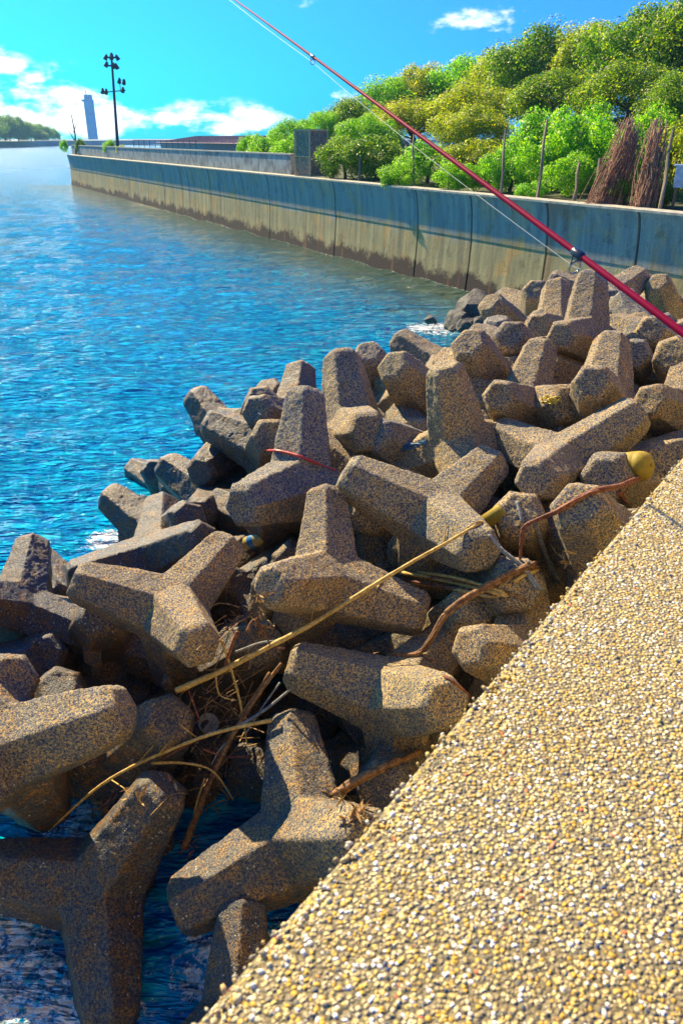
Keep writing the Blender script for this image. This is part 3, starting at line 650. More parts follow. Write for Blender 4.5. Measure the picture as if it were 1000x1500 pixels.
# lamp mast
MAST = mat_plain('dark_mast_steel', (.05, .055, .07), .2, metal=.3)
b0 = at(172, 212, 78); t0 = at(163.5, 82, 78); mr = empty('light_mast', (b0.x, b0.y, 2.6)); tag(mr, 'tall dark floodlight mast beyond the left end of the sea wall', 'light mast')
def rel(p): return Vector(p) - mr.location
lo = Vector((b0.x, b0.y, 2.6)); bm = bmesh.new(); tube(bm, [rel(lo), rel(lo.lerp(t0, .5)), rel(t0)], [.17, .13, .10], 10); obj('pole', bm, MAST, mr)
def lampset(z, n, rad, kk):
    c = rel(lo.lerp(t0, z)); bm = bmesh.new()
    ring = [c + Vector((math.cos(a) * rad, math.sin(a) * rad, 0)) for a in [6.283 * i / 12 for i in range(13)]]; tube(bm, ring, .05, 5)
    for i in range(2): a = 3.14 * i; tube(bm, [c, c + Vector((math.cos(a) * rad, 0, 0))], .04, 5)
    obj('bracket', bm, MAST, mr)
    for i in range(n):
        a = 6.283 * i / n + kk; p = c + Vector((math.cos(a) * rad, math.sin(a) * rad, .12 * (i % 2)))
        bm = bmesh.new(); tube(bm, [p + Vector((0, 0, .26)), p + Vector((0, 0, .12)), p + Vector((math.cos(a) * .2, math.sin(a) * .2, -.22))], [.08, .15, .22], 10); obj('floodlight', bm, MAST, mr)
lampset(.985, 4, .48, .3); lampset(.90, 3, .5, 1.0)
c = rel(lo.lerp(t0, .62)); bm = bmesh.new(); tube(bm, [c + Vector((-1.15, 0, .05)), c + Vector((1.2, 0, .25))], .05, 5); obj('bracket', bm, MAST, mr)
for dx, dz in ((-1.1, .2), (-.75, .15), (.7, 1.1), (1.15, 1.0), (.95, .3)):
    p = c + Vector((dx, 0, dz)); bm = bmesh.new(); tube(bm, [p + Vector((0, 0, .25)), p + Vector((0, 0, .1)), p + Vector((0, -.25, -.2))], [.07, .14, .2], 10); obj('floodlight', bm, MAST, mr)
bm = bmesh.new(); tube(bm, [c + Vector((.7, 0, .1)), c + Vector((.7, 0, 1.2)), c + Vector((1.2, 0, 1.1))], .04, 5); obj('bracket', bm, MAST, mr)
# far tower
TW = mat_plain('haze_tinted_tower', (.34, .44, .58), .15, .2)  # blue of the haze tinted into the white tower's colour
b0 = at(138, 212, 520); tr_ = empty('tower', (b0.x, b0.y, 0)); tag(tr_, 'pale slender hazy tower far beyond the sea wall left of the mast', 'tower')
hh = at(137, 150, 520).z
bm = bmesh.new(); box(bm, (0, 0, hh / 2), (5.2, 5.2, hh)); obj('shaft', bm, TW, tr_)
bm = bmesh.new(); box(bm, (-.6, 0, hh + .6), (6.2, 6.2, 1.2)); box(bm, (0, 0, hh + 2.6), (4.2, 4.2, 2.8)); obj('platform', bm, TW, tr_)
bm = bmesh.new(); tube(bm, [(-1, 0, hh + 4), (-1, 0, hh + 6.5)], .3, 6); obj('antenna', bm, TW, tr_)
# dead sapling and weeds at the far tip of the wall
def weeds(x, y, t, wpx, hpx, lb, cat='bush', kind='light'):
    P = at(x, y, t); o = empty('bush', (P.x, P.y, 2.72)); tag(o, lb, cat, 'weeds growing at the far end of the sea wall'); h = hpx / F * t; r = wpx / F * t
    c = bpy.data.objects.new('foliage', CROWN[kind][0][1]); col.objects.link(c); c.parent = o; c.scale = (r, r, h / 1.5); c.location = (0, 0, h / 2)
weeds(94, 214, 73.5, 7, 16, 'green weeds spilling over the left tip of the sea wall'); weeds(160, 211, 60, 11, 20, 'small weed clump at the foot of the floodlight mast'); weeds(178, 212, 57, 9, 16, 'tiny weed clump just right of the mast foot', kind='gold'); weeds(118, 210, 69, 8, 20, 'weed clump under the bare sapling', kind='dark')
a = at(110, 212, 69); a.z = 2.7; b = at(105, 168, 69); bm = bmesh.new(); tube(bm, [a, a.lerp(b, .5) + Vector((.12, 0, 0)), b], [.10, .07, .04], 6)
tube(bm, [a.lerp(b, .55), a.lerp(b, .8) + Vector((.4, 0, 0))], [.05, .02], 5); tube(bm, [a.lerp(b, .35), a.lerp(b, .6) + Vector((-.4, 0, 0))], [.05, .02], 5)
tag(obj('bare_sapling', bm, BARK), 'thin bare leaning sapling near the left tip of the wall', 'sapling')
# warehouse with reddish roof beyond the parapet
wa = at(232, 210, 150); wb = at(350, 212, 120); d_ = (wb - wa); d_.z = 0; ang = math.atan2(d_.y, d_.x); Lh = d_.length + 26
wh = empty('warehouse', (wa.x, wa.y, 2.0), ang); tag(wh, 'long low building with a dull reddish roof beyond the parapet', 'building')
bm = bmesh.new(); box(bm, (Lh / 2, 8, .6), (Lh, 15, 1.2)); obj('wall', bm, mat_plain('dull_wall', (.25, .22, .24)), wh)
bm = bmesh.new(); vs = [bm.verts.new(v) for v in ((-1, -.3, 1.203), (Lh + 1, -.3, 1.203), (Lh + 1, 8, 2.3), (-1, 8, 2.3), (-1, 16.3, 1.203), (Lh + 1, 16.3, 1.203))]
bm.faces.new((vs[0], vs[1], vs[2], vs[3])); bm.faces.new((vs[3], vs[2], vs[5], vs[4])); bm.faces.new((vs[0], vs[3], vs[4])); bm.faces.new((vs[1], vs[5], vs[2]))
for i in range(40): box(bm, (i / 39 * Lh, 4, 1.79), (.12, 8.2, .12), Matrix.Rotation(math.atan2(1.1, 8.3), 3, 'X'))
obj('roof', bm, mat_plain('faded_red_roof', (.24, .13, .17), .35, .4), wh)
# railing between the mast and the warehouse
ra, rb_ = at(196, 212, 95), at(236, 213, 92); rl = empty('railing', (ra.x, ra.y, 2.6)); tag(rl, 'thin railing in the distance right of the mast', 'railing')
for k in range(12):
    q = (rb_ - ra) * (k / 11 * 2.2); q.z = 0; bm = bmesh.new(); tube(bm, [q, q + Vector((0, 0, 1.15))], .035, 5); obj('post', bm, MAST, rl)
for z in (.6, 1.15):
    q = (rb_ - ra) * 2.2; q.z = 0; bm = bmesh.new(); tube(bm, [Vector((0, 0, z)), q + Vector((0, 0, z))], .03, 5); obj('rail', bm, MAST, rl)

# ---------------------------------------------------------------- the ledge underfoot
LE = Vector((.5806, .8142, 0)); LN = Vector((.8142, -.5806, 0)); L0 = Vector((-.1006, .297, 0)); ZL = CAMZ - .5
def lp(s, o, z): p = L0 + LE * s + LN * o; return (p.x, p.y, z)
bm = bmesh.new(); S = [-6 + i * .04 for i in range(int(22 / .04))]; prevr = None
prof = [(.0, -5.0), (.0, -.030), (.004, -.012), (.014, -.003), (.03, 0), (1.6, 0), (1.6, -1.0)]
for s in S:
    rg = []
    for k, (o, z) in enumerate(prof):
        j = noise.noise(Vector((s * 5, k * .3, 2))) * .003 + noise.noise(Vector((s * 60, k, 5))) * .0022 if 0 < k < 5 else 0
        rg.append(bm.verts.new(lp(s, o + j, ZL + z + (j * .3 if k < 4 else 0))))
    if prevr:
        for k in range(len(rg) - 1): bm.faces.new((prevr[k], prevr[k + 1], rg[k + 1], rg[k]))
    prevr = rg
bmesh.ops.recalc_face_normals(bm, faces=bm.faces[:])
ledge = obj('concrete_ledge', bm, LEDGE, smooth=False); tag(ledge, 'broad pale ledge of exposed yellow and white aggregate in the right foreground', 'ledge')
bm = bmesh.new(); vs = [bm.verts.new(lp(s, o, ZL - 1.003)) for s, o in ((-6, 1.6), (15.9, 1.6), (15.9, 40), (-6, 40))]; bm.faces.new(vs); bmesh.ops.recalc_face_normals(bm, faces=bm.faces[:]); tag(obj('promenade', bm, mat_plain('promenade_concrete', (.3, .29, .26))), kind='structure')
# loose and half-set pebbles of the surface
ico = bmesh.new(); bmesh.ops.create_icosphere(ico, subdivisions=1, radius=1); IV = [v.co.copy() for v in ico.verts]; IF = [[v.index for v in f.verts] for f in ico.faces]; ico.free()
V = []; FF = []; rnd = random.Random(11)
def peb(s, o, z, r):
    p = L0 + LE * s + LN * o; q = Quaternion((rnd.gauss(0, 1), rnd.gauss(0, 1), rnd.gauss(0, 1), rnd.gauss(0, 1))).normalized(); k = len(V)
    sc = Vector((r * rnd.uniform(.8, 1.5), r * rnd.uniform(.7, 1.1), r * rnd.uniform(.55, .9)))
    for v in IV:
        a = q @ Vector((v.x * sc.x, v.y * sc.y, v.z * sc.z)); V.append((p.x + a.x, p.y + a.y, ZL + z + a.z))
    FF.extend([[k + i for i in f] for f in IF])
NP = 46000
for i in range(NP):
    s = -.15 + 2.1 * rnd.random() ** 1.35; o = .006 + (.75 + s * .25) * rnd.random()
    r_ = .0018 * min(2.0, rnd.lognormvariate(0, .33)) * (1 + s * .15); peb(s, o, -r_ * rnd.uniform(.3, .9), r_)
for i in range(5200):
    s = -.2 + 4.2 * rnd.random() ** 1.4; o = rnd.uniform(.003, .022); peb(s, o, -.030 + min(.03, math.sqrt(max(0, o)) * .22) - rnd.uniform(.0015, .005), .0017 * min(1.5, rnd.lognormvariate(0, .25)))
me = bpy.data.meshes.new('surface_pebbles'); me.from_pydata(V, [], FF); me.update()
for f in me.polygons: f.use_smooth = True
tag(link('surface_pebbles', me, PEB), 'small yellow, white and dark pebbles set in the top of the ledge', 'pebbles', kind='stuff')

# ---------------------------------------------------------------- tetrapods
DIR = [Vector(v).normalized() for v in ((1, 1, 1), (1, -1, -1), (-1, 1, -1), (-1, -1, 1))]
def frustum(bm, d, ref, r0, r1, l0, l1, seg=6):
    u = (ref - d * ref.dot(d)).normalized(); s = d.cross(u); rg = []
    for l, r in ((l0, r0), (l1 - .05, r1 + .0), (l1, r1 - .045)):
        rg.append([bm.verts.new(d * l + (u * math.cos(a) + s * math.sin(a)) * r) for a in [math.pi / 6 + 2 * math.pi * k / seg for k in range(seg)]])
    for a, b in zip(rg, rg[1:]):
        for k in range(seg): bm.faces.new((a[k], a[(k + 1) % seg], b[(k + 1) % seg], b[k]))
    bm.faces.new(rg[0][::-1]); bm.faces.new(rg[-1])
LEGL = .76
def tetra_mesh(name, seed):
    bm = bmesh.new()
    for i, d in enumerate(DIR): frustum(bm, d, DIR[(i + 1) % 4], .292, .174, -.04, LEGL + .01)
    bmesh.ops.recalc_face_normals(bm, faces=bm.faces[:])
    me = bpy.data.meshes.new(name); bm.to_mesh(me); bm.free(); o = bpy.data.objects.new('tmp', me); col.objects.link(o)
    r = o.modifiers.new('r', 'REMESH'); r.mode = 'VOXEL'; r.voxel_size = .0135; r.use_smooth_shade = True
    s = o.modifiers.new('s', 'SMOOTH'); s.factor = .5; s.iterations = 1
    dg = bpy.context.evaluated_depsgraph_get(); dg.update(); m2 = bpy.data.meshes.new_from_object(o.evaluated_get(dg)); m2.name = name
    bpy.data.objects.remove(o); bpy.data.meshes.remove(me)
    for v, nn in zip(m2.vertices, [v.normal.copy() for v in m2.vertices]):
        p = v.co; k = noise.noise(p * 2.6 + Vector((seed * 9, 0, 0))) * .013 + noise.noise(p * 11 + Vector((seed, 3, 0))) * .006 + noise.noise(p * 38 + Vector((seed, 7, 0))) * .0045
        v.co = p + nn * k
    for f in m2.polygons: f.use_smooth = True
    m2.materials.append(BLOCK); return m2
TM = [tetra_mesh('tetrapod_%s' % c, i) for i, c in enumerate('abc')]
random.seed(5)
blocks = []
def pod(loc, q, sc, i):
    o = bpy.data.objects.new('tetrapod', TM[i % 3]); col.objects.link(o); o.rotation_mode = 'QUATERNION'; o.rotation_quaternion = q; o.location = loc; o.scale = (sc, sc, sc); blocks.append(o); return o
for i, (key, loc, q, sc) in enumerate(PODS):
    tag(pod(loc, q, sc, i), LABELS.get(key, 'grey concrete tetrapod ' + key), 'tetrapod', 'concrete tetrapods piled between the ledge and the sea')

# blocks buried deeper in the pile
rq = random.Random(77)
DEEP = ['in the water gap right of the lone farthest left tip', 'under the left foot of the red corded tetrapod', 'in the hollow straight below the red cord', 'behind the cleft holding the blue rope scrap', 'under the shoulder of the tetrapod touched by the bamboo tip', 'in the shade behind the tall leg near the blue rope scrap', 'left under the long diagonal arm near the ledge', 'in the shade between the yellow rope knot and the yellow float', 'under the left end of the large tetrapod touched by the bamboo tip', 'right behind the yellow pipe end', 'beneath the curved brown branch near the ledge', 'left of the central upright leg below the drinks bottle', 'at the top of the weed tangle', 'under the middle of the bamboo stalk', 'under the ledge edge below the curved brown branch', 'behind the pointed leg next to the ledge', 'below the weed tangle by the split brown stick', 'under the foot of the bamboo stalk', 'beneath the star shaped tetrapod at its left side', 'under the left edge block above the big pale leg', 'behind the rounded blue shaded tetrapod at the water', 'just above the yellow rope knot', 'near the right edge level with the yellow rope knot', 'behind the tallest far tetrapod under the rod', 'at the dark rocks in front of the sea wall', 'left of the tall leg near the blue rope scrap, at the water', 'at the ledge corner near the right edge', 'at the waterline above the star shaped tetrapod', 'under the right arm of the central bamboo crossed tetrapod', 'under the bent red branch by the ledge']
for (x, y, t), where in zip(((330, 700, 8.4), (420, 640, 8.4), (480, 700, 7.4), (560, 640, 8.2), (640, 700, 7.4), (720, 640, 8.0), (800, 680, 7.2), (880, 640, 7.6), (600, 780, 6.7), (690, 780, 6.4), (780, 860, 6.0), (440, 830, 6.6), (360, 880, 6.3), (520, 960, 5.7), (640, 1040, 5.5), (460, 1060, 5.6), (300, 1040, 5.7), (200, 1000, 5.9), (110, 900, 6.5), (30, 980, 6.0), (730, 560, 8.8), (820, 590, 8.0), (950, 560, 8.2), (880, 450, 9.8), (760, 500, 9.6), (650, 600, 8.8), (960, 640, 7.0), (220, 840, 7.0), (560, 880, 6.2), (850, 780, 6.0)), DEEP):
    q = Quaternion((rq.gauss(0, 1), rq.gauss(0, 1), rq.gauss(0, 1), rq.gauss(0, 1))).normalized()
    tag(pod(at(x, y, t), q, rq.uniform(.9, 1.0), rq.randrange(3)), 'deep tetrapod ' + where, 'tetrapod', 'tetrapods buried deep in the pile')

# ---------------------------------------------------------------- rocks
def rock(x, y, t, w_, h_, seed, lb, group=None, mat=None, rest=True, squash=1.0):
    rnd = random.Random(seed); P = at(x, y, t); bm = bmesh.new()
    for i in range(22):
        d = Vector((rnd.gauss(0, 1), rnd.gauss(0, 1), rnd.gauss(0, 1))).normalized(); d = Vector((d.x * w_ / 2, d.y * w_ / 2 * squash, d.z * h_ / 2)) * rnd.uniform(.8, 1.12); bm.verts.new(d)
    r = bmesh.ops.convex_hull(bm, input=bm.verts[:]); bmesh.ops.delete(bm, geom=[g for g in r['geom_interior'] if isinstance(g, bmesh.types.BMVert)], context='VERTS')
    bmesh.ops.bevel(bm, geom=bm.edges[:], offset=w_ * .03, segments=1, affect='EDGES'); bmesh.ops.triangulate(bm, faces=bm.faces[:])
    bmesh.ops.subdivide_edges(bm, edges=bm.edges[:], cuts=2, use_grid_fill=True); bm.normal_update()
    for v in bm.verts: v.co += v.normal * noise.noise(v.co * 5 / w_ + Vector((seed, 0, 0))) * w_ * .05
    o = obj('rock', bm, mat or ROCK); o.location = P; return tag(o, lb, 'rock', group)
RG = 'dark rocks at the water end of the tetrapod pile'
for i, (x, y, t, w_, h_, lb) in enumerate([
    (700, 458, 16.5, 1.45, .95, 'largest dark angular rock lying against the foot of the sea wall'),
    (668, 470, 16.0, .75, .45, 'brown flat rock on the waterline left of the largest dark rock'),
    (629, 470, 16.2, .30, .24, 'small dark rock standing alone in the water left of the pile'),
    (711, 478, 14.2, .62, .42, 'rounded dark rock in front of the largest dark rock'),
    (683, 478, 14.4, .45, .34, 'small wet rock left of the rounded dark rock at the waterline'),
    (741, 478, 13.8, .60, .36, 'low dark rock behind the small blue shaded tetrapod leg'),
    (741, 437, 18.0, .8, .4, 'tan topped rock at the wall foot right of the largest dark rock'),
    (757, 452, 15.5, .75, .55, 'brown blocky rock between the largest dark rock and the tetrapods'),
    (726, 462, 15.4, .6, .45, 'dark rock tucked right of the largest dark rock'),
    (905, 452, 12.2, .8, .5, 'tan rock behind the tall tetrapod under the rod')]):
    rock(x, y, t, w_, h_, i + 3, lb, RG)

bpy.context.view_layer.update()
dg = bpy.context.evaluated_depsgraph_get()
trees_ = []
for o in list(col.objects):
    if o.type == 'MESH' and (o.name.startswith('tetrapod') or o.name.startswith('rock') or o.name.startswith('concrete_ledge') or o.name == 'sea'):
        mw = o.matrix_world; me = o.data
        trees_.append(BVHTree.FromPolygons([mw @ v.co for v in me.vertices], [tuple(p.vertices) for p in me.polygons]))
def depth(x, y):
    d = ray(x, y); L_ = d.length; best = 30
    for b in trees_:
        h = b.ray_cast(Vector((0, 0, CAMZ)), d / L_)
        if h[0] is not None: best = min(best, h[3] / L_)
    return best
def stick_path(px, r, n=8, ends=None):
    """rests a stick on the blocks under it: a taut line over whatever lies below"""
    P = smooth_path([Vector((x, y, 0)) for x, y in px], n)
    d = [min(depth(p.x, p.y), 9) for p in P]; d = [min(a, 4.62) if (p.y > 890 and p.x < 440) else a for a, p in zip(d, P)]; m = len(P)
    rr_ = [r * 1.0] * m if not hasattr(r, '__len__') else [r[0] + (r[1] - r[0]) * i / (m - 1) for i in range(m)]
    t = [a - b * .8 for a, b in zip(d, rr_)]; lim = t[:]
    if ends:
        if ends[0]: lim[0] = t[0] = min(t[0], ends[0])
        if ends[1]: lim[-1] = t[-1] = min(t[-1], ends[1])
    for it in range(400):
        for i in range(1, m - 1): t[i] = min(lim[i], (t[i - 1] + t[i + 1]) / 2)
    return [at(p.x, p.y, a) for p, a in zip(P, t)], rr_
W_YEL = mat_wood('dry_yellow_reed', (.50, .30, .06), (.78, .56, .20)); W_BRN = mat_wood('brown_driftwood', (.10, .04, .018), (.42, .22, .08))
W_RED = mat_wood('reddish_driftwood', (.10, .025, .015), (.38, .14, .07)); W_GRY = mat_wood('grey_driftwood', (.16, .18, .20), (.42, .42, .40))
def stick(name, px, r, mat, lb, cat, twigs=(), seg=8, flat=1.0, n=8, group=None):
    pts, rr_ = stick_path(px, r, n); bm = bmesh.new()
    k = noise.noise(pts[0] * 3) * 5
    rr2 = [a * (1 + .16 * noise.noise(Vector((i * .55, k, 0)))) for i, a in enumerate(rr_)]
    if rr_[0] + rr_[-1] > .036:      # weathered wood: a bundle of split strands round a thin core
        rn = random.Random(name + lb); L_ = len(pts)
        for s_ in range(6):
            a0 = rn.uniform(0, 6.28); i0 = 0 if s_ < 3 else rn.randrange(0, L_ // 3); i1 = L_ if s_ < 3 else rn.randrange(2 * L_ // 3, L_ + 1)
            sub = []; rs = []
            for i in range(i0, i1):
                d = (pts[min(i + 1, L_ - 1)] - pts[max(i - 1, 0)]).normalized(); u = d.orthogonal().normalized(); w_ = d.cross(u); a = a0 + i * .05
                sub.append(pts[i] + (u * math.cos(a) + w_ * math.sin(a)) * rr2[i] * (.42 + .12 * noise.noise(Vector((i * .4, s_, k))))); rs.append(rr2[i] * (.44 + .14 * noise.noise(Vector((i * .5, s_ * 3, k)))) * (1 if 0 < i < L_ - 1 else .6))
            tube(bm, sub, rs, 6, .14)
    else: tube(bm, pts, rr2, seg, .10, True, flat)
    for tw in twigs:
        tp, tr2 = stick_path(tw, (.006, .0025), 4); tube(bm, tp, tr2, 5, .1)
    o = obj(name, bm, mat, smooth=True); return tag(o, lb, cat, group)
GS = 'driftwood and dry stalks washed onto the tetrapods'
stick('bamboo_stalk', [(706, 764), (650, 797), (600, 825), (530, 868), (455, 915), (400, 944), (330, 980), (258, 1012)], (.008, .020), W_YEL, 'longest straight yellow bamboo stalk running diagonally over the middle tetrapods', 'stalk', [[(706, 764), (690, 768), (640, 805)], [(455, 915), (460, 884)], [(600, 824), (612, 800)], [(650, 797), (652, 775), (655, 770)], [(560, 848), (552, 862)]], group=GS)
for px, r, lb, m_ in (([(583, 838), (640, 848), (700, 862), (742, 872)], .013, 'orange brown reed of the bundle lying under the bamboo, ending in a pale tip', W_YEL), ([(588, 848), (640, 858), (700, 868), (728, 872)], .012, 'lower reddish reed of the bundle under the bamboo', W_RED), ([(595, 842), (660, 850), (725, 860)], .011, 'thin dark upper reed of the bundle under the bamboo', W_BRN), ([(600, 852), (660, 862), (715, 873), (738, 868)], .012, 'pale golden reed along the lower side of the bundle under the bamboo', W_YEL), ([(612, 838), (670, 847), (735, 866)], .010, 'short golden reed topping the bundle under the bamboo', W_YEL)):
    stick('reed', px, r, m_, lb, 'reed', group=GS)
stick('driftwood_branch', [(790, 826), (752, 838), (700, 866), (655, 898), (632, 935), (612, 957), (580, 958), (545, 957)], (.032, .017), W_BRN, 'thick brown branch curving down from the ledge to the dark gap in the middle', 'driftwood', [[(612, 957), (628, 966), (640, 968)], [(655, 898), (668, 880)]], group=GS)
stick('driftwood_stick', [(752, 852), (700, 876), (740, 858), (772, 838)][:1] + [(768, 842), (790, 834)], (.014, .010), W_YEL, 'short yellow stick beside the thick curved branch near the ledge', 'driftwood', group=GS)
stick('driftwood_branch', [(957, 693), (905, 712), (862, 722), (815, 748), (770, 770), (764, 795), (762, 820)], (.024, .014), W_RED, 'reddish peeling branch bent downwards beside the top of the ledge', 'driftwood', [[(905, 712), (915, 730), (922, 742)], [(925, 705), (905, 735)]], group=GS)
stick('driftwood_stick', [(783, 762), (795, 800), (816, 853)], (.016, .026), W_GRY, 'grey blue board like stick standing in the dark gap beside the ledge', 'driftwood', group=GS)
stick('driftwood_stick', [(716, 782), (735, 806), (765, 832), (792, 864)], (.010, .026), W_GRY, 'twisted pale grey stick sloping down to the ledge past the bamboo tip', 'driftwood', [[(735, 806), (728, 815)]], group=GS)
stick('driftwood_stick', [(757, 735), (765, 765)], (.012, .012), W_GRY, 'short grey stick in the gap above the bent red branch', 'driftwood', group=GS)
stick('driftwood_log', [(488, 1166), (530, 1140), (615, 1098)], (.030, .034), W_BRN, 'straight brown log wedged against the ledge in the lower middle', 'driftwood', [[(488, 1166), (470, 1158)]], group=GS)
stick('dry_stalk', [(72, 1217), (140, 1156), (200, 1120), (290, 1082), (345, 1066), (398, 1055)], (.007, .013), W_YEL, 'golden stalk running from the lower left water up to the pointed tetrapod leg', 'stalk', [[(200, 1120), (225, 1092)], [(230, 1108), (245, 1090)], [(160, 1140), (190, 1160)], [(290, 1082), (262, 1060)]], group=GS)
stick('dry_stalk', [(222, 1118), (270, 1118), (312, 1130), (342, 1172)], (.010, .004), W_YEL, 'thin golden stalk hooked downwards in the lower left gap', 'stalk', group=GS)
stick('driftwood_stick', [(270, 1242), (290, 1190), (312, 1135), (345, 1070), (380, 1015), (412, 972)], (.022, .011), W_BRN, 'split brown stick rising steeply from the lower left gap', 'driftwood', [[(270, 1242), (262, 1252)], [(312, 1135), (326, 1150)]], group=GS)
for i, (px, r, m_, lb) in enumerate([
    ([(325, 938), (340, 985), (352, 1030), (362, 1090)], (.010, .006), W_YEL, 'greenish yellow thin stem hanging down across the gap'),
    ([(345, 1066), (385, 1042), (425, 1010)], (.012, .007), W_GRY, 'grey twig pointing up right behind the pointed tetrapod leg'),
    ([(348, 925), (338, 950), (328, 982)], (.013, .009), W_RED, 'short reddish twig standing above the bamboo in the left gap'),
    ([(275, 1008), (284, 1032), (293, 1057)], (.006, .006), W_RED, 'thin dark red twig below the bamboo foot'),
    ([(297, 1097), (330, 1108), (368, 1108)], (.006, .009), W_RED, 'reddish twig lying beside the split brown stick'),
    ([(316, 990), (322, 1018), (346, 1026)], (.006, .004), W_YEL, 'curled thin pale stem in the middle of the gap'),
    ([(375, 905), (398, 945), (418, 950)], (.007, .005), W_RED, 'thin brown twig arching just left of the middle tetrapod'),
    ([(345, 955), (380, 942), (410, 938)], (.007, .006), W_GRY, 'grey twig lying just above the bamboo in the gap'),
    ([(362, 925), (372, 908), (384, 930)], (.010, .004), W_BRN, 'bent brown leaf stalk above the bamboo'),
    ([(650, 990), (670, 1004), (690, 1022)], (.009, .008), W_RED, 'short red twig poking out at the ledge beneath the middle tetrapods'),
    ([(300, 1140), (290, 1170), (283, 1200)], (.006, .006), W_YEL, 'thin stem beside the foot of the split brown stick'),
    ([(340, 1080), (322, 1098), (310, 1120)], (.008, .004), W_GRY, 'small grey twig crossing the split brown stick'),
    ([(395, 985), (372, 1020), (350, 1050)], (.009, .008), W_BRN, 'brown twig parallel to the top of the split brown stick'),
    ([(280, 1090), (250, 1105), (225, 1128)], (.005, .005), W_RED, 'dark twig crossing the golden stalk'),
    ([(410, 1000), (385, 1035), (360, 1075)], (.006, .006), W_GRY, 'pale grey twig right of the parallel brown twig'),
    ([(145, 1185), (160, 1172), (170, 1150)], (.010, .004), W_RED, 'short rusty twig under the golden stalk by the water'),
    ([(770, 880), (740, 868), (705, 868)], (.008, .006), W_BRN, 'small brown twig lying against the curved branch near the ledge'),
    ([(905, 720), (915, 735), (925, 738)], (.016, .006), W_RED, 'red splintered scrap beside the bent red branch at the ledge')]):
    stick('twig', px, r, m_, lb, 'twig', seg=6, n=6, group='small twigs caught in the gaps')
# tangle of fine dry weed in the gap
rn = random.Random(21); bm = bmesh.new()
for i in range(70):
    x0 = rn.gauss(325, 24); y0 = rn.uniform(890, 1190) ; x0 += (1040 - y0) * .12; t0 = min(depth(x0, y0), 4.9) - rn.uniform(.01, .05)
    p = at(x0, y0, t0); d_ = Vector((rn.gauss(.35, .6), rn.gauss(.9, .6), rn.gauss(0, .25))).normalized() * rn.uniform(.06, .22)
    b_ = Vector((rn.gauss(0, .03), rn.gauss(0, .03), rn.uniform(0, .05))); tube(bm, smooth_path([p - d_, p + b_, p + d_], 3), [.003 * rn.uniform(.6, 1.6)] * 7, 4, .1, False)
tag(obj('weed_tangle', bm, mat_wood('tangled_dry_weed', (.10, .05, .03), (.55, .33, .12))), 'tangle of fine dry weed stems filling the lower left gap', 'weed', kind='stuff')
# dry leaf scraps
LEAFM = mat_wood('dry_leaf', (.30, .14, .05), (.72, .48, .18))
for i, (x, y, n_, s_, lb) in enumerate([(385, 880, 16, .05, 'yellow tuft of dry leaves beside the middle tetrapod'), (375, 915, 14, .06, 'brown dry leaf tuft above the bamboo'), (155, 1175, 12, .06, 'rusty leaf scraps on the water edge at lower left'), (205, 1165, 9, .05, 'few brown leaf scraps under the golden stalk'), (268, 1140, 12, .05, 'leaf scraps stuck on the lower left tetrapod leg'), (835, 825, 14, .06, 'orange leaf scraps at the foot of the grey stick by the ledge'), (500, 1170, 12, .05, 'yellow leaf scraps at the end of the straight log'), (520, 1190, 18, .06, 'rusty debris stuck on the dark tetrapod leg under the ledge'), (272, 1235, 8, .04, 'yellow scrap at the foot of the split brown stick'), (340, 900, 8, .05, 'dark leaf tuft by the star shaped tetrapod')]):
    rnd = random.Random(i); bm = bmesh.new(); t = depth(x, y) - .02
    for k in range(n_):
        px_, py_ = x + rnd.gauss(0, 11), y + rnd.gauss(0, 8); p = at(px_, py_, min(depth(px_, py_) - .012, t + .12)); d = Vector((rnd.gauss(0, 1), rnd.gauss(0, 1), rnd.gauss(0, .5))).normalized(); q = d.orthogonal().normalized(); q.rotate(Quaternion(d, rnd.uniform(0, 6.28))); nn_ = d.cross(q)
        a = [bm.verts.new(p + d * s_ * c1 + q * s_ * c2 + nn_ * s_ * c3) for c1, c2, c3 in ((-.9, 0, 0), (-.2, .16, .1), (.9, 0, .25), (-.1, -.15, .05))]; bm.faces.new((a[0], a[1], a[2])); bm.faces.new((a[0], a[2], a[3]))
    tag(obj('leaf_litter', bm, LEAFM), lb, 'leaf litter', 'dry leaf scraps', 'stuff' if False else None)
# small stones between the blocks
for i, (x, y, w_, h_, sq, lb) in enumerate([(136, 960, .13, .26, .5, 'upright thin tan stone wedged left of the star shaped tetrapod'), (246, 1000, .10, .17, .8, 'small upright blue grey stone below the star shaped tetrapod'), (85, 985, .30, .22, 1, 'wet dark stone in the gap at the left'), (430, 1085, .25, .2, 1, 'dark stone in the gap left of the lower middle'), (395, 925, .30, .26, 1, 'lichen spotted stone under the middle tetrapod'), (620, 700, .2, .2, 1, 'stone hidden in the gap of the middle blocks'), (640, 1000, .3, .2, 1, 'stone under the ledge edge')][:2]):
    rock(x, y, depth(x, y) - h_ * .2, w_, h_, i + 40, lb, 'small stones between the tetrapods', BLOCK if i < 2 else ROCK, squash=sq)

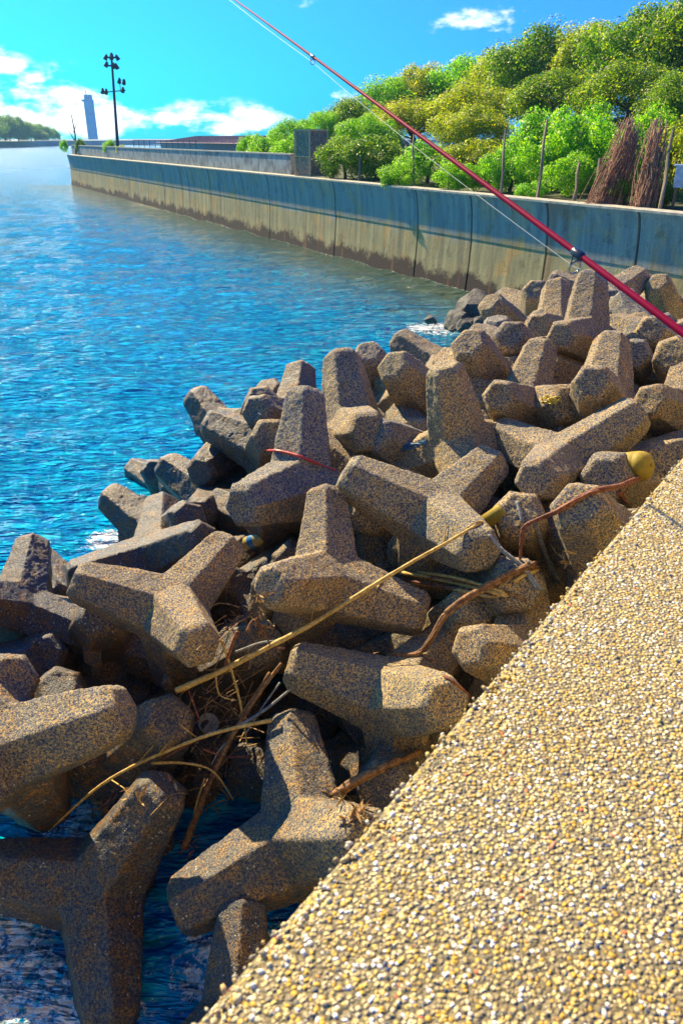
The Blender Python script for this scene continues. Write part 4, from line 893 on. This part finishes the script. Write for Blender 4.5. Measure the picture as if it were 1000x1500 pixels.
# cords and litter
def plain_gloss(name, c, rough=.4, **k):
    m = M(name); v = m.objvec(); n = m.noise(v, 30, 4, .6); return m.set(m.mix(m.rng(n, .35, .65, 0, .45), c, tuple(a * .5 for a in c)), rough, m.bump(n, .2, .004), **k)
pts, r_ = stick_path([(392, 660), (410, 661), (440, 669), (468, 680), (492, 689)], .009, 6)
bm = bmesh.new(); tube(bm, pts, [a * (1.3 if i < 18 else .8) for i, a in enumerate(r_)], 7, .15); tag(obj('red_cord', bm, plain_gloss('red_cord_fibre', (.62, .06, .05)), smooth=True), 'frayed red cord draped across the tall middle tetrapod leg', 'cord')
bm = bmesh.new(); rnd = random.Random(3)
for k in range(6):
    pts, r_ = stick_path([(587 + k, 662 - k * 2), (600 + rnd.uniform(-3, 3), 654 + rnd.uniform(-5, 5)), (615 + rnd.uniform(-3, 3), 650 + rnd.uniform(-4, 4)), (624, 644 + k)], .0055, 4); tube(bm, pts, r_, 5, .1)
tag(obj('blue_rope', bm, plain_gloss('blue_rope_fibre', (.03, .14, .30)), smooth=True), 'tangled scrap of blue rope in the cleft between two middle tetrapods', 'rope')
bm = bmesh.new()
for k in range(12):
    a = rnd.uniform(0, 6.28); c_ = (806 + rnd.gauss(0, 5), 588 + rnd.gauss(0, 3)); pts, r_ = stick_path([(c_[0] + math.cos(a + j * 1.7) * rnd.uniform(2, 9), c_[1] + math.sin(a + j * 1.7) * rnd.uniform(1, 6)) for j in range(4)], .005, 4); tube(bm, pts, r_, 5, .1)
tag(obj('yellow_rope', bm, plain_gloss('yellow_rope_fibre', (.75, .55, .06)), smooth=True), 'small knot of yellow rope on a tetrapod near the right side', 'rope')
def lathe(bm, prof, rot, loc, seg=24):
    rings = []
    for r, z in prof: rings.append([bm.verts.new(rot @ Vector((r * math.cos(6.28319 * k / seg), r * math.sin(6.28319 * k / seg), z)) + loc) for k in range(seg)])
    for a, b in zip(rings, rings[1:]):
        for k in range(seg): bm.faces.new((a[k], a[(k + 1) % seg], b[(k + 1) % seg], b[k]))
    bm.faces.new(rings[0][::-1]); bm.faces.new(rings[-1])
YEL = plain_gloss('shade_dimmed_yellow_plastic', (.36, .26, .02), .7)  # yellow darkened to olive, the float's shade put into the colour
t = depth(928, 684) + .04; c_ = at(928, 684, t); fl = empty('fishing_float', c_); tag(fl, 'round yellow plastic float half hidden under a tetrapod by the ledge', 'float')
rot = Quaternion((1, 0, 0), R(60)) @ Quaternion((0, 1, 0), R(40)); k = t * 23 / F
bm = bmesh.new(); lathe(bm, [(k * a, k * b) for a, b in ((.25, -1.15), (.5, -1.12), (.78, -.95), (.93, -.7), (.985, -.4), (.95, -.36), (.99, -.3), (1.0, 0), (.99, .3), (.95, .36), (.985, .4), (.93, .7), (.78, .95), (.5, 1.12), (.25, 1.15))], rot, Vector()); obj('shell', bm, YEL, fl, True)
bm = bmesh.new(); lathe(bm, [(k * .12, k * 1.153), (k * .12, k * 1.2), (k * .08, k * 1.21)], rot, Vector(), 12); obj('plug', bm, YEL, fl, True)
t = depth(722, 757) - .03; c_ = at(722, 757, t); d_ = (at(735, 748, t) - at(708, 766, t)).normalized(); rot = d_.to_track_quat('Z', 'Y')
tb = empty('yellow_pipe', c_); tag(tb, 'short yellow plastic pipe end sticking out beyond the bamboo tip', 'pipe')
bm = bmesh.new(); r = t * 11 / F; lathe(bm, [(r, -.09), (r * 1.02, .04), (r * 1.12, .045), (r * 1.12, .07), (r * .85, .072), (r * .8, .02)], rot, Vector(), 18); obj('tube', bm, YEL, tb, True)
t = depth(304, 1062) - .03; c_ = at(304, 1062, t); k = t * 15 / F; bm = bmesh.new(); lathe(bm, [(k * .55, -k * 1.1), (k * .62, -k * .9), (k * .85, k * .4), (k * 1.0, k * .5), (k * 1.02, k * .6), (k * .9, k * .62), (k * .6, -k * .4)], Quaternion((1, 0, 0), R(28)) @ Quaternion((0, 1, 0), R(18)), c_, 18)
tag(obj('paper_cup', bm, plain_gloss('dirty_white_cup', (.48, .50, .50), .5), smooth=True), 'dirty pale grey cup lying among the twigs in the lower left gap', 'cup')
t = depth(374, 792) - .04; c_ = at(374, 792, t); k = t * 10 / F; bt = empty('drinks_bottle', c_); tag(bt, 'small plastic bottle with blue and yellow sides stuck left of the tall middle block', 'bottle')
rot = Quaternion((0, 1, 0), R(62)) @ Quaternion((1, 0, 0), R(20)); bm = bmesh.new(); lathe(bm, [(k * .8, -k * 1.8), (k, -k * 1.6), (k, k * .6), (k * .75, k * 1.2), (k * .35, k * 1.7), (k * .35, k * 2.0)], rot, Vector(), 16); obj('body', bm, plain_gloss('yellowed_bottle_plastic', (.55, .42, .12), .15), bt, True)
bm = bmesh.new(); lathe(bm, [(k * 1.02, -k * .9), (k * 1.03, -k * .85), (k * 1.03, k * .1), (k * 1.02, k * .15)], rot, Vector(), 16); obj('sleeve', bm, plain_gloss('bottle_sleeve_blue', (.04, .20, .5), .3), bt, True)
bm = bmesh.new(); lathe(bm, [(k * .42, k * 2.0), (k * .42, k * 2.35)], rot, Vector(), 14); obj('cap', bm, plain_gloss('bottle_cap_white', (.7, .7, .7), .3), bt, True)

# ---------------------------------------------------------------- fishing rod resting over the ledge
A = at(1000, 488, .86); B = at(350, -2, 2.05); dr = (B - A).normalized(); RL = (B - A).length
# butt end: continue back to the ledge top, off to the right
kb = (A.z - (ZL + .02)) / dr.z if dr.z > 0 else .5
butt = A - dr * min(max(kb, .5), 1.2); tip = B + dr * .35
fr = empty('fishing_rod', butt); tag(fr, 'glossy magenta fishing rod slanting across the picture over the water', 'fishing rod')
ROD = M('magenta_rod_lacquer'); n_ = ROD.noise(ROD.objvec(), 40, 2, .5); ROD.b.inputs['Coat Weight'].default_value = 0; ROD.b.inputs['Coat Roughness'].default_value = .25; ROD.b.inputs['Specular IOR Level'].default_value = .03
ROD = ROD.set(ROD.mix(n_, (.20, .002, .03), (.30, .006, .055)), .5)
DARKM = plain_gloss('dark_guide_metal', (.03, .04, .07), .25); STEEL = plain_gloss('guide_ring_steel', (.30, .33, .36), .2); STEEL.node_tree.nodes['Principled BSDF'].inputs['Metallic'].default_value = .9
total = (tip - butt).length
def rod_r(s):  # s metres from A
    return max(.0015, .0043 - .0016 * s / 1.2)
bm = bmesh.new(); n = 40; pts = []; rr_ = []
for i in range(n + 1):
    p = butt.lerp(tip, i / n); s = (p - A).dot(dr); sag = -.003 * max(0, s) ** 2; pts.append(p - butt + Vector((0, 0, sag))); rr_.append(rod_r(s))
def rodpt(s): return A + dr * s + Vector((0, 0, -.003 * max(0, s) ** 2))
tube(bm, pts, rr_, 20); obj('blank', bm, ROD, fr, True)
bm = bmesh.new(); tube(bm, [Vector(), dr * .12, dr * .30], [.013, .014, .011], 16); obj('grip', bm, mat_plain('cork_grip', (.45, .30, .17), .3, 40), fr, True)
side = dr.cross(Vector((0, 0, 1))).normalized(); dn = dr.cross(side).normalized()
if dn.z > 0: dn = -dn
gd = (dn + side * (-.35)).normalized() if True else dn
def guide(s, size):
    p = rodpt(s) - butt; r0 = rod_r(s)
    bm = bmesh.new(); tube(bm, [p - dr * .012, p - dr * .008, p + dr * .008, p + dr * .012], [r0 * 1.05, r0 * 1.5, r0 * 1.5, r0 * 1.05], 14); g = obj('guide', bm, DARKM, fr, True)
    c = p + dn * (size * 1.55 + r0) - dr * size * .3
    ring = [c + (dn * math.cos(a) + side * math.sin(a)) * size for a in [6.2832 * k / 20 for k in range(21)]]
    bm = bmesh.new(); tube(bm, ring, size * .17, 8, cap=False); q = obj('ring', bm, STEEL, g, True)
    bm = bmesh.new()
    for sg in (-1, 1): tube(bm, smooth_path([p + dr * .006 + side * sg * r0, p + dn * size * .7 + side * sg * size * .8, c + side * sg * size * 1.02], 4), size * .11, 6)
    tube(bm, [p - dr * .008, c - dn * size * .9], size * .11, 6)
    obj('foot', bm, DARKM, g, True); return c + butt
def s_at(px):   # where along the rod a picture column falls
    lo_, hi_ = 0.0, RL + .3
    for _ in range(40):
        md = (lo_ + hi_) / 2; q = rodpt(md); x_ = 500 + F * q.x / (q.y * CS - (q.z - CAMZ) * SN)
        if x_ > px: lo_ = md
        else: hi_ = md
    return lo_
c1 = guide(s_at(846), .0085); c2 = guide(s_at(458), .005); c3 = guide(RL + .25, .003)
def droop(a, b, sg, n=14): return [a.lerp(b, k / n) + Vector((0, 0, -sg * 4 * (k / n) * (1 - k / n))) for k in range(n + 1)]
LINE = M('pale_fishing_line'); LINE = LINE.set((.40, .46, .50), .5)
sA = s_at(846); start = rodpt(sA - .5) + dn * .0075; bm = bmesh.new(); L1 = droop(start, rodpt(sA - .05) + dn * .0065, 0) + droop(rodpt(sA - .04) + dn * .007, c1, 0, 4) + droop(c1, c2, .007)[1:] + droop(c2, c3, .003)[1:]
tube(bm, L1, .00038, 5); tag(obj('fishing_line', bm, LINE, smooth=True), 'thin pale fishing line threaded through the guides beside the magenta rod', 'fishing line')

# ---------------------------------------------------------------- air
bm = bmesh.new(); box(bm, (0, 270, 48.8), (1500, 640, 101.8)); hz_ = M('sea_haze'); hz_.t.nodes.remove(hz_.b)
pv = hz_.n('ShaderNodeVolumePrincipled'); pv.inputs['Color'].default_value = (.28, .62, 1.0, 1); pv.inputs['Density'].default_value = .00042; pv.inputs['Anisotropy'].default_value = .2
hz_.t.links.new(pv.outputs[0], hz_.out.inputs['Volume']); tag(obj('haze', bm, hz_.m), kind='stuff')
